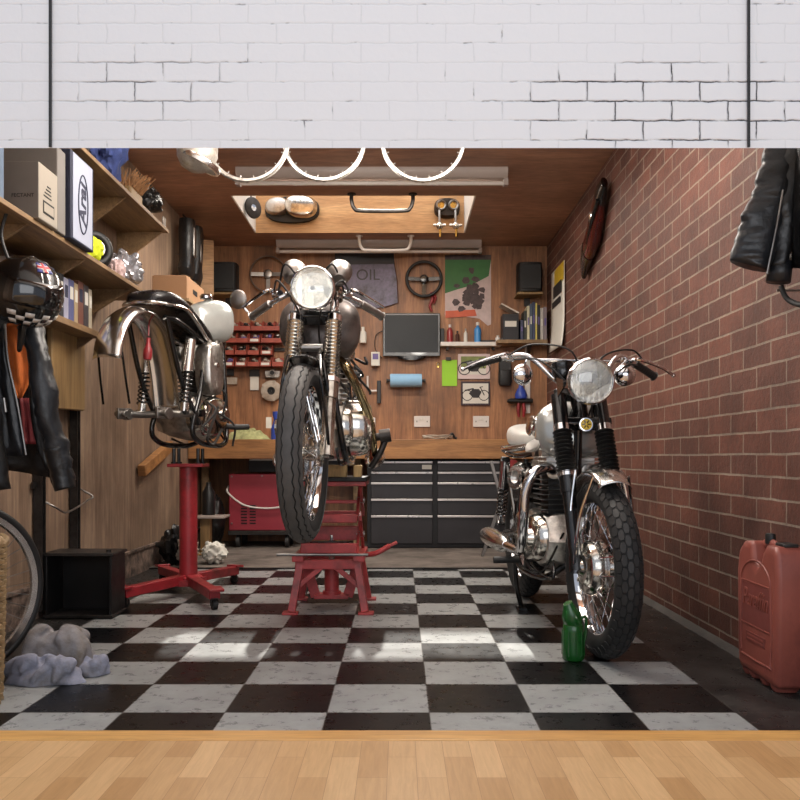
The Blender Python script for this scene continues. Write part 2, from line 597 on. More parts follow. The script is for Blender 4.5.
hgt = t.math('SUBTRACT', t.math('ADD', t.math('MULTIPLY', blot, .6), t.math('MULTIPLY', t.noise(t.coord(), 60, 4, .6), .22)), t.math('MULTIPLY', soft.outputs['Fac'], t.math('ADD', t.math('MULTIPLY', m, .9), t.ramp(t.noise(t.coord(loc=(4, 9, 1)), 2.6, 3, .5), [(.42, (0, 0, 0, 1)), (.62, (.13, .13, .13, 1))]))))
t.bump(hgt, .6, .006)
M['white_brick'] = t.fin(c, .6, 0)

# chequered floor
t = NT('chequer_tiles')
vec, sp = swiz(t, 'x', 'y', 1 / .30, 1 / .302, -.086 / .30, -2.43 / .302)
ck = t.n('ShaderNodeTexChecker')
ck.inputs['Scale'].default_value = 1
add = t.n('ShaderNodeVectorMath', operation='ADD')
t.l(vec, add.inputs[0]); add.inputs[1].default_value = (20, 20, .5)
t.l(add.outputs[0], ck.inputs['Vector'])
nf = t.noise(t.coord(), 5, 8, .7)
nb = t.noise(t.coord(), 17, 8, .75)
whitec = t.ramp(t.math('ADD', t.math('MULTIPLY', nf, .5), t.math('MULTIPLY', nb, .5)), [(.28, lin(112, 113, 112)), (.70, lin(164, 166, 165))])
blackc = t.ramp(nb, [(.35, lin(9, 9, 11)), (.62, lin(17, 17, 18)), (.76, lin(46, 44, 43))])
t.l(whitec, ck.inputs['Color1']); t.l(blackc, ck.inputs['Color2'])
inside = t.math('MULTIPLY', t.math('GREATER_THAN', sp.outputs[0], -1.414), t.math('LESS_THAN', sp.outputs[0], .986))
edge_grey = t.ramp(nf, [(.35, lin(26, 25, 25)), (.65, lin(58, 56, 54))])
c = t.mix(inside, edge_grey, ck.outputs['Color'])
g = brick_node(t, add.outputs[0], 1, 1, .008, (1, 1, 1, 1), (1, 1, 1, 1), (0, 0, 0, 1), .3, 0, 0)
c = t.mix(t.math('MULTIPLY', g.outputs['Fac'], .75), c, lin(70, 66, 62))
t.bump(t.math('SUBTRACT', t.math('MULTIPLY', nb, .15), t.math('MULTIPLY', g.outputs['Fac'], .5)), .25, .004)
M['chequer'] = t.fin(c, t.math('ADD', t.math('MULTIPLY', nb, .36), .12), 0, Specular_IOR_Level=.18)

M['concrete'] = mat('worn_concrete', (112, 102, 94), .8, var=.3, scale=6, bump=.25, bs=60, dirt=.25, dcol=(66, 58, 52))
# oak parquet
t = NT('oak_parquet')
vec, sp = swiz(t, 'y', 'x', 1, 1, 5.13, 5)
b = brick_node(t, vec, .36, .070, .0006, lin(208, 169, 122), lin(178, 136, 89), lin(150, 112, 72), .2, 0, .37)
gr = t.noise(t.coord(scale=(26, 2.2, 1)), 3.2, 6, .6, .8)
c = t.mix(.6, b.outputs['Color'], t.ramp(gr, [(.3, (.72, .70, .66, 1)), (.65, (1, 1, 1, 1))]), 'MULTIPLY')
M['parquet'] = t.fin(c, .38, 0)
M['oak_strip'] = wood('oak_strip', (186, 134, 72), (216, 168, 100), (.8, 14, 14), .4, 2, .5, 0, .05)

mb = MB(); mb.box2((XL - .1, 2.38, -.1), (XL, YB + .1, 3.2))
struct(mb.build('wall_left', M['ply_left']))
mb = MB(); mb.box2((XR, 2.38, -.1), (XR + .12, YB + .1, 3.2))
struct(mb.build('wall_right', M['brick']))
mb = MB(); mb.box2((XL, YB, -.1), (XR, YB + .1, 3.2))
struct(mb.build('wall_back', M['ply_back']))
# ceiling with the rooflight opening
SX0, SX1, SY0, SY1 = -1.20, .54, 5.85, 6.84
mb = MB()
for a, b_ in (((XL, 2.38), (XR, SY0)), ((XL, SY1), (XR, YB)), ((XL, SY0), (SX0, SY1)), ((SX1, SY0), (XR, SY1))):
    mb.box2((*a, ZC), (*b_, ZC + .06))
struct(mb.build('ceiling', M['ply_ceil']))
mb = MB()
mb.mi = 0
mb.box2((SX0 + .001, SY1 - .012, ZC - .001), (SX1 - .001, SY1 - .001, 3.12)); mb.box2((SX0 + .001, SY0 + .001, ZC - .001), (SX1 - .001, SY0 + .012, 3.12))
mb.mi = 1
mb.box2((SX0 + .001, SY0 + .013, ZC - .001), (SX0 + .012, SY1 - .013, 3.12)); mb.box2((SX1 - .012, SY0 + .013, ZC - .001), (SX1 - .001, SY1 - .013, 3.12))
struct(mb.build('trim_1', [M['ply_warm'], M['white_paint']]))
t = NT('rooflight_glass')
tr = t.n('ShaderNodeBsdfTransparent'); gl = t.n('ShaderNodeBsdfGlossy'); mx = t.n('ShaderNodeMixShader')
gl.inputs['Roughness'].default_value = .05; mx.inputs[0].default_value = .06
t.l(tr.outputs[0], mx.inputs[1]); t.l(gl.outputs[0], mx.inputs[2]); t.l(mx.outputs[0], t.out.inputs[0])
mb = MB(); mb.box2((SX0, SY0, 3.125), (SX1, SY1, 3.131))
pane = struct(mb.build('window_1', t.m))
mb = MB()
for a in (SX0 + .02, (SX0 + SX1) / 2, SX1 - .02):
    mb.box((a, (SY0 + SY1) / 2, 3.15), (.04, SY1 - SY0, .04))
mb.build('window_frame', M['white_paint'], pane)
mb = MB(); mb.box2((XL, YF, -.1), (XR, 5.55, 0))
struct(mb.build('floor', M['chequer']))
mb = MB(); mb.box2((XL, 5.55, -.1), (XR, YB, .012))
struct(mb.build('floor_back', M['concrete'], bev=.004))
mb = MB(); mb.box2((XL, 5.535, 0), (XR, 5.55, .010))
struct(mb.build('trim_2', M['steel_dark']))
# flaking strip along the foot of the left wall
mb = MB(); mb.box2((XL, 3.0, 0), (XL + .012, YB, .15)); mb.box2((XL, 3.0, .15), (XL + .022, YB, .165))
struct(mb.build('baseboard_left', mat('flaking_board', (120, 100, 88), .8, var=.5, scale=22, bump=.5, bs=60, dirt=.3)))
mb = MB()
mb.prism([(0, 0), (.03, 0), (0, .02)], 2.4, YB, 'y')
struct(mb.build('baseboard_right', mat('dark_concrete', (70, 66, 62), .8, var=.3, scale=6, bump=.25, bs=60), loc=(XR, 0, 0), rot=(0, 0, 0)))
bpy.data.objects['baseboard_right'].scale = (-1, 1, 1)
# the front room: painted brick over the garage opening, parquet, oak threshold
mb = MB()
mb.prism([(YF, 1.597), (YF, 3.9), (2.38, 3.9), (2.38, 1.65)], -4, 4, 'x')
mb.box2((-4, YF, 0), (XL, 2.38, 1.597)); mb.box2((XR, YF, 0), (4, 2.38, 1.597))
struct(mb.build('wall_front', M['white_brick']))
mb = MB(); mb.box2((-4, -3.5, -.1), (4, 2.187, 0))
struct(mb.build('floor_front', M['parquet']))
mb = MB(); mb.box2((-4, 2.187, -.05), (4, YF - .004, .003))
struct(mb.build('trim_3', M['oak_strip'], bev=.004))

for px, lab in ((50, 'thin black cable hanging down the white brick, at the left'), (749, 'thin black cable hanging down the white brick, crossing the bare mortar patch')):
    x = (px - 400) * 2.262 / F
    r = tag(MB().tube([(0, 0, -.002), (0, 0, 1.6)], .0042, 8, 1).build('thin_cable', M['black_satin'], loc=(x, 2.2635, 1.6)), lab, 'cable')

# ------------------------------------------------------------------ camera, light
cam = bpy.data.cameras.new('camera')
cam.sensor_width = 36
cam.lens = F / 800 * 36
cam.shift_y = (457 - 400) / 800
cam.clip_start = .05
co = bpy.data.objects.new('camera', cam)
COL.objects.link(co)
co.location = (0, 0, EYE)
co.rotation_euler = (PI / 2, 0, 0)
sc = bpy.context.scene
sc.camera = co

def area(name, loc, rot, sx, sy, e, col=(1, 1, 1)):
    l = bpy.data.lights.new(name, 'AREA')
    l.shape = 'RECTANGLE'
    l.size, l.size_y, l.energy, l.color = sx, sy, e, col
    o = bpy.data.objects.new(name, l)
    COL.objects.link(o)
    o.location, o.rotation_euler = loc, rot
    return o
area('front_room_fill', (0.3, -2.6, 2.0), (RD(80), 0, 0), 4.5, 2.4, 78, (.97, .98, 1))  # unseen fill added behind the camera, lights the white wall and the opening
area('front_room_top_fill', (0, .6, 3.3), (RD(20), 0, 0), 3.0, 1.2, 12, (1, .99, .97))  # overhead fill added for the white brick and the parquet
area('garage_fill', (-.1, 3.7, 2.56), (0, 0, 0), 2.2, 1.2, 30, (1, .95, .88))  # added fill under the garage ceiling, kept out of view
area('garage_rear_fill', (-.3, 5.5, 2.56), (0, 0, 0), 1.8, .35, 58, (1, .92, .82))  # second added fill, brightens the rear of the garage
area('rooflight_sky', (-.33, 6.34, 3.3), (0, 0, 0), 1.7, .95, 20, (1, .98, .95))
for x in (-.45, .25):  # soft point fills added behind the lintel to lift ceiling and walls
    l = bpy.data.lights.new('garage_soft_fill', 'POINT')
    l.energy, l.shadow_soft_size, l.color = 42, .16, (1, .95, .87)
    o = bpy.data.objects.new('garage_soft_fill', l)
    COL.objects.link(o)
    o.location = (x, 3.3, 2.28)
s = bpy.data.lights.new('sun', 'SUN')
s.energy = 9.0
s.angle = RD(1.2)
s.color = (1, .96, .88)
so = bpy.data.objects.new('sun', s)
COL.objects.link(so)
d = V((.05, -2.75, -2.6))
so.rotation_euler = d.to_track_quat('-Z', 'Y').to_euler()
w = bpy.data.worlds.new('world')
sc.world = w
w.use_nodes = True
w.node_tree.nodes['Background'].inputs[0].default_value = (.80, .86, 1, 1)
w.node_tree.nodes['Background'].inputs[1].default_value = .58
sc.view_settings.view_transform = 'Standard'
sc.view_settings.look = 'None'
sc.view_settings.exposure = 0
sc.view_settings.gamma = 1
# ------------------------------------------------------------------ motorcycle parts
# bike space: x forward, y to the rider's left, z up from the ground
def tyre(mb, Ro, w, style):
    hh = w * .52
    Rc = Ro - hh
    k = .955
    def S(th, a, add=0.0):
        r = Rc + (hh * k + add) * math.cos(a)
        y = (w * .5 * k + add) * math.sin(a)
        return V((r * math.cos(th), y, r * math.sin(th)))
    mb.mi = 1
    prof = []
    for i in range(25):
        a = RD(-142 + 284 * i / 24)
        prof.append((Rc + hh * k * math.cos(a), w * .5 * k * math.sin(a)))
    mb.lathe(prof, 72, axis=(0, 1, 0), ring=True)
    mb.mi = 0
    up = Ro - (Rc + hh * k)
    if style == 'block':
        N = 46
        cols = [(-62, 17, 0), (-36, 12.5, .5), (-12, 11.5, 0), (12, 11.5, .5), (36, 12.5, 0), (62, 17, .5)]
        for a0, aw, st in cols:
            for i in range(N):
                t0 = (i + st) * 2 * PI / N
                dt = 2 * PI / N * .44
                hexa = [(-1, -.55), (-.45, -1), (.45, -1), (1, -.55), (1, .55), (.45, 1), (-.45, 1), (-1, .55)]
                b, tp = [], []
                for u, q in hexa:
                    b.append(S(t0 + u * dt, RD(a0 + q * aw), -.003))
                    tp.append(S(t0 + u * dt * .92, RD(a0 + q * aw * .92), up))
                vs = b + tp
                fs = [tuple(range(8, 16))] + [(j, (j + 1) % 8, 8 + (j + 1) % 8, 8 + j) for j in range(8)]
                mb.add(vs, fs)
    else:
        N = 84
        bands = [(-84, -58, 1, 5), (-50, -27, 4, 4), (-20, 20, 4, 4), (27, 50, 4, 4), (58, 84, 5, 1)]
        for a, b_, za, zb in bands:
            row = []
            for i in range(N):
                sgn = 1 if i % 2 else -1
                t0 = i * 2 * PI / N
                lo, hi = RD(a + za * sgn), RD(b_ + zb * sgn)
                row.append([S(t0, lo, -.002), S(t0, lo, up)] + [S(t0, lo + (hi - lo) * q / 4, up) for q in (1, 2, 3)] + [S(t0, hi, up), S(t0, hi, -.002)])
            vs = [p for r in row for p in r]
            m = len(row[0])
            fs = []
            for i in range(N):
                j = (i + 1) % N
                for q in range(m - 1):
                    fs.append((i * m + q, i * m + q + 1, j * m + q + 1, j * m + q))
            mb.add(vs, fs)
    return Rc - hh * .70

def wheel(parent, name, c, Ro, w, style, mt, drum=None, drum_r=.095, spokes=40, hubw=.055):
    mb = MB()
    Rr = Ro - w * .52 - w * .52 * .70
    ww = w * .34
    mb.lathe([(Rr + .014, -ww), (Rr + .016, -ww + .005), (Rr + .002, -ww + .011), (Rr - .006, 0), (Rr + .002, ww - .011), (Rr + .016, ww - .005),
              (Rr + .014, ww), (Rr - .004, ww * .93), (Rr - .012, ww * .55), (Rr - .017, 0), (Rr - .012, -ww * .55), (Rr - .004, -ww * .93)], 72, axis=(0, 1, 0), ring=True)
    wh = mb.build(name, mt.get('rim', M['chrome']), parent, loc=c)
    mb = MB()
    tyre(mb, Ro, w, style)
    mb.build('tyre', [mt['tyre'], M['groove']], wh, ang=30)
    mb = MB()
    rh = .045
    for i in range(spokes):
        t = 2 * PI * i / spokes
        sd = 1 if i % 2 else -1
        tw = .55 if (i // 2) % 2 else -.55
        a = V((rh * math.cos(t + tw), sd * hubw, rh * math.sin(t + tw)))
        b_ = V(((Rr - .012) * math.cos(t), sd * ww * .3, (Rr - .012) * math.sin(t)))
        mb.cyl(a, b_, .0021, n=5, cap=False)
        d = (a - b_).normalized()
        mb.cyl(b_, b_ + d * .022, .004, .0032, 6)
    mb.build('spokes', M['chrome'], wh)
    mb = MB()
    mb.lathe([(.012, -.09), (.016, -.09), (.018, -hubw - .012), (.05, -hubw - .01), (.05, -hubw + .006), (.03, -hubw + .014), (.028, 0), (.03, hubw - .014), (.05, hubw - .006), (.05, hubw + .01), (.018, hubw + .012), (.016, .09), (.012, .09)], 28, axis=(0, 1, 0))
    mb.build('hub', M['alloy_polish'], wh)
    if drum:
        mb = MB()
        s_ = drum
        R_ = drum_r
        mb.lathe([(R_ * .98, s_ * .0), (R_ * 1.04, s_ * .004), (R_ * 1.04, s_ * .016), (R_, s_ * .02), (R_ * .98, s_ * .05), (R_ * .9, s_ * .062), (R_ * .62, s_ * .066), (R_ * .55, s_ * .074), (R_ * .3, s_ * .076), (R_ * .24, s_ * .088), (0, s_ * .09)], 40, axis=(0, 1, 0))
        for i in range(4):
            t = RD(40 + 90 * i)
            mb.cyl((R_ * .78 * math.cos(t), s_ * .062, R_ * .78 * math.sin(t)), (R_ * .78 * math.cos(t), s_ * .07, R_ * .78 * math.sin(t)), .009, n=10)
        mb.bar((0, s_ * .082, 0), (-.02, s_ * .085, .11), .018, .008, (0, 1, 0))
        mb.build('brake_plate', M['alloy_polish'], wh)
    return wh

def fender(parent, name, c, Rf, a0, a1, w, crown, m, n=30, lip=.008, th=.0022):
    """strip of mudguard round the wheel centre c; angles from straight forward, over the top, to the rear"""
    G = []
    for i in range(n + 1):
        a = RD(a0 + (a1 - a0) * i / n)
        row = []
        for j in range(15):
            q = -1 + 2 * j / 14
            r = Rf + crown * math.cos(q * PI / 2) ** .8 - lip * (abs(q) > .93)
            row.append(V((c[0] + r * math.cos(a), c[1] + q * w / 2, c[2] + r * math.sin(a))))
        G.append(row)
    return MB().grid(G).build(name, m, parent, solid=th, ang=60)

def headlight(root, c, r, tilt, shell_m, rim_m):
    """shell opening along +x at c (the front rim's centre)"""
    ax = V((math.cos(tilt), 0, math.sin(tilt)))
    mb = MB().lathe([(0, -.125 * r / .09), (r * .35, -.12 * r / .09), (r * .68, -.09 * r / .09), (r * .9, -.045 * r / .09), (r * .96, -.01), (r * .97, 0)], 40, c, ax)
    sh = mb.build('headlight', shell_m, root)
    MB().lathe([(r * .90, .012), (r * .94, .018), (r * 1.0, .012), (r * 1.03, -.002), (r * 1.0, -.016), (r * .95, -.018), (r * .91, 0)], 48, c, ax, True).build('headlight_rim', rim_m, sh)
    MB().lathe([(r * .92, .006), (r * .8, -.02), (r * .55, -.055), (r * .25, -.075), (.001, -.08)], 40, c, ax).build('reflector', M['reflector'], sh)
    cc = V(c) - ax * .04
    MB().ball(cc, (.016, .016, .016), 14).build('bulb', M['white_plastic'], sh)
    MB().lathe([(r * .46, -.012), (r * .44, -.004), (r * .3, .004), (0, .007)], 32, c, ax).build('bulb_shield', M['steel'], sh)
    g = MB().lathe([(r * .93, .006), (r * .8, .016), (r * .5, .026), (r * .2, .030), (.0005, .031)], 48, c, ax)
    g.build('lens', M['glass_fluted'], sh)
    return sh

t = NT('fluted_glass')
co_ = t.coord()
wv = t.n('ShaderNodeTexWave', wave_type='BANDS', bands_direction='Y')
t.l(co_, wv.inputs[0])
wv.inputs['Scale'].default_value = 15
wv.inputs['Distortion'].default_value = 2.5
nn_ = t.noise(co_, 34, 3)
bp = t.n('ShaderNodeBump')
bp.inputs['Strength'].default_value = .15
bp.inputs['Distance'].default_value = .006
t.l(t.math('ADD', t.math('MULTIPLY', wv.outputs['Fac'], .5), nn_), bp.inputs['Height'])
tr = t.n('ShaderNodeBsdfTransparent'); tr.inputs[0].default_value = (.93, .92, .9, 1)
gl = t.n('ShaderNodeBsdfGlossy'); gl.inputs['Roughness'].default_value = .06
t.l(bp.outputs[0], gl.inputs['Normal'])
mx = t.n('ShaderNodeMixShader'); mx.inputs[0].default_value = .14
t.l(tr.outputs[0], mx.inputs[1]); t.l(gl.outputs[0], mx.inputs[2]); t.l(mx.outputs[0], t.out.inputs[0])
M['glass_fluted'] = t.m

def fin_stack(mb, c, dx, dy, z0, z1, n, grow=.0, th=.005):
    for i in range(n):
        z = z0 + (z1 - z0) * i / max(1, n - 1)
        k = 1 + grow * i / n
        mb.box((c[0], c[1], z), (dx * k, dy * k, th))

def engine(root, x0, z0, case_m, barrel_m, fin_m, cover_side=-1):
    """upright twin: crankcase, barrel with fins, head with rocker boxes; x0 barrel centre, z0 case bottom"""
    mb = MB()
    rings = []
    for y, k in ((-.125, .72), (-.115, .9), (-.06, 1), (.06, 1), (.115, .9), (.125, .72)):
        prof = [(x0 + .14, z0 + .03), (x0 + .17, z0 + .12), (x0 + .10, z0 + .235), (x0 - .10, z0 + .235), (x0 - .20, z0 + .25), (x0 - .33, z0 + .22), (x0 - .38, z0 + .12), (x0 - .32, z0 + .03), (x0 - .12, z0 + .0), (x0 + .02, z0 - .01)]
        cx, cz = x0 - .1, z0 + .12
        rings.append([V((cx + (a - cx) * k, y, cz + (b_ - cz) * k)) for a, b_ in prof])
    mb.loft(rings)
    e = mb.build('engine', case_m, root, bev=.008, ang=30)
    # side cover: polished timing case with an elongated boss
    for s_ in (-1, 1):
        mb = MB()
        rr = []
        for h, k in ((.11, 1), (.135, .98), (.155, .88), (.165, .6)):
            rr.append(ring((x0 - .04, s_ * h, z0 + .12), (1, 0, .12), (-.12, 0, 1), .175 * k, .105 * k, 24, 2.6))
        mb.loft(rr)
        for i in range(8):
            a = 2 * PI * i / 8
            p = V((x0 - .04 + .155 * math.cos(a), s_ * .138, z0 + .12 + .09 * math.sin(a)))
            mb.cyl(p, p + V((0, s_ * .008, 0)), .007, n=8)
        mb.cyl((x0 + .05, s_ * .16, z0 + .13), (x0 + .05, s_ * .185, z0 + .13), .04, .034, 20)
        mb.build('side_cover', M['alloy_polish'], e)
    mb = MB()
    rr = []
    for h, k in ((.12, 1), (.145, .98), (.158, .8)):
        rr.append(ring((x0 - .27, -h, z0 + .13), (1, 0, 0), (0, 0, 1), .10 * k, .095 * k, 20, 2.3))
    mb.loft(rr)
    mb.build('gearbox_cover', M['alloy_polish'], e)
    mb = MB()
    fin_stack(mb, (x0 + .01, 0), .17, .25, z0 + .25, z0 + .40, 8, .05)
    mb.box((x0 + .01, 0, z0 + .32), (.125, .19, .18))
    mb.build('cylinder_barrel', barrel_m, e, bev=.0015, seg=1)
    mb = MB()
    fin_stack(mb, (x0 + .01, 0), .19, .27, z0 + .42, z0 + .475, 4)
    mb.box((x0 + .01, 0, z0 + .45), (.14, .21, .08))
    for s_ in (1, -1):
        mb.cyl((x0 + .01 + s_ * .065, -.13, z0 + .505), (x0 + .01 + s_ * .065, .13, z0 + .505), .034, n=16)
        for y in (-.09, .09):
            mb.cyl((x0 + .01 + s_ * .065, y, z0 + .53), (x0 + .01 + s_ * .065, y, z0 + .553), .018, n=10)
    mb.build('cylinder_head', fin_m, e, bev=.0015, seg=1)
    mb = MB()
    for y in (-.055, .055):
        mb.cyl((x0 - .08, y, z0 + .43), (x0 - .16, y, z0 + .44), .024, n=14)
        mb.cyl((x0 - .13, y, z0 + .37), (x0 - .13, y, z0 + .50), .028, n=14)
        mb.cyl((x0 - .16, y, z0 + .44), (x0 - .24, y, z0 + .445), .03, .042, 14)
    mb.build('carburettor', M['alloy'], e)
    mb = MB()
    for y in (-.1, .1):
        mb.tube([(x0 + .10, y * .8, z0 + .06), (x0 + .19, y, z0 - .02), (x0 + .05, y * 1.1, z0 - .03), (x0 - .1, y * 1.3, z0 + .0)], .006, 8)
    mb.tube([(x0 - .2, -.14, z0 + .2), (x0 + .02, -.18, z0 + .03), (x0 + .13, -.13, z0 + .0), (x0 + .16, -.05, z0 + .16)], .005, 8)
    mb.build('oil_pipe', M['black'], e)
    return e

def fork_leg(root, y, lo, hi, mats, gait):
    """lo = axle end, hi = top; gait=(f0,f1) fraction of the length the gaiter covers"""
    lo, hi = V(lo), V(hi)
    d = hi - lo
    P = lambda f: lo + d * f
    leg = MB().cyl(P(gait[0]), P(1), .0185, n=18).build('fork_leg', mats['top'], root)
    mb = MB()
    mb.cyl(P(.0), P(gait[0]), .023, .026, 18)
    mb.cyl(P(gait[0] - .1), P(gait[0] + .01), .031, .033, 18)
    mb.cyl(P(-.02) - V((0, .0, 0)), P(.06), .03, .026, 14)
    mb.build('fork_slider', mats['slider'], leg)
    n = mats.get('ribs', 13)
    u, w_, a = basis(d)
    prof = []
    L = d.length
    for i in range(n):
        h0 = gait[0] + (gait[1] - gait[0]) * i / n
        h1 = gait[0] + (gait[1] - gait[0]) * (i + .5) / n
        prof += [(.026, h0 * L), (mats.get('gr', .036), h1 * L)]
    prof += [(.026, gait[1] * L)]
    MB().lathe([(r, h) for r, h in prof], 24, lo, a).build('fork_gaiter', mats['gaiter'], leg, ang=70)
    MB().cyl(P(gait[1] - .005), P(gait[1] + .03), .034, n=20).build('fork_collar', mats['collar'], leg)
    MB().cyl(P(gait[0] - .01), P(gait[0] + .015), .0365, n=20).build('fork_collar', mats['collar'], leg)
    if mats.get('shroud'):
        MB().cyl(P(gait[1] + .02), P(.97), .031, n=20).build('fork_shroud', mats['shroud'], leg)
    return leg

def shock(root, a, b_, name='shock_absorber', spring=None, top=None):
    a, b_ = V(a), V(b_)   # a top, b bottom
    d = b_ - a
    s_ = MB().cyl(a, a + d * .45, .026, n=18).cyl(a + d * .4, b_, .011, n=12).cyl(a + d * .88, b_, .022, n=14).build(name, top or M['chrome'], root)
    u, w_, ax = basis(d)
    L = d.length
    pts = []
    for i in range(8 * 12 + 1):
        t_ = 2 * PI * i / 12
        pts.append(a + ax * (L * (.42 + .46 * i / 96)) + (u * math.cos(t_) + w_ * math.sin(t_)) * .026)
    MB().tube(pts, .0045, 6, 1).build('spring', spring or M['black'], s_)
    for p in (a, b_):
        MB().cyl(p - V((0, .02, 0)), p + V((0, .02, 0)), .017, n=14).build('bush', M['black_satin'], s_)
    return s_

def gauge(root, c, ax, r=.042, h=.055, m=None):
    mb = MB().lathe([(0, -h), (r * .45, -h), (r * .8, -h * .75), (r * .98, -h * .3), (r, 0), (r * 1.06, .006), (r * 1.04, .012), (r * .92, .012), (r * .9, .004)], 28, c, ax)
    g = mb.build('gauge', m or M['chrome'], root)
    MB().lathe([(r * .9, .003), (0, .004)], 28, c, ax).build('gauge_face', M['black'], g)
    MB().lathe([(r * .93, .009), (0, .0125)], 28, c, ax).build('gauge_glass', M['lens'], g)
    return g

def tank(root, x0, x1, z0, z1, hw, m, shape=None):
    """teardrop tank from the rear (x0, narrow) to the front (x1, round)"""
    rings = []
    n = 12
    for i in range(n + 1):
        t_ = i / n
        x = x0 + (x1 - x0) * t_
        # plan width and height along the length
        wv_ = hw * (.50 + .50 * math.sin(min(1, t_ * 1.15) * PI / 2)) * (1 if t_ < .8 else math.sqrt(max(.02, 1 - ((t_ - .8) / .215) ** 2)))
        top = z0 + (z1 - z0) * (.70 + .30 * math.sin(min(1, t_ * 1.25) * PI / 2)) * (1 if t_ < .82 else (1 - .55 * ((t_ - .82) / .18) ** 2))
        bot = z0 + .02 * (t_ > .8) * (t_ - .8) / .2 * (z1 - z0) * 8
        if t_ == 0:
            wv_ *= .8
            top = z0 + (top - z0) * .85
        cz, hz = (top + bot) / 2, max(.02, (top - bot) / 2)
        rings.append(ring((x, 0, cz), (0, 1, 0), (0, 0, 1), wv_, hz, 28, 2.7))
    tk = MB().loft(rings).build('fuel_tank', m, root, ang=50, sub=1)
    return tk

def grip(parent, a, b_, r=.017, m=None):
    a, b_ = V(a), V(b_)
    g = MB()
    u, w_, ax = basis(b_ - a)
    L = (b_ - a).length
    prof = []
    n = 10
    for i in range(n):
        prof += [(r * .92, L * i / n), (r, L * (i + .3) / n), (r, L * (i + .8) / n)]
    prof += [(r * 1.25, L * .985), (r * 1.2, L), (0, L * 1.004)]
    return g.lathe(prof, 16, a, ax).build('grip', m or M['rubber'], parent, ang=60)

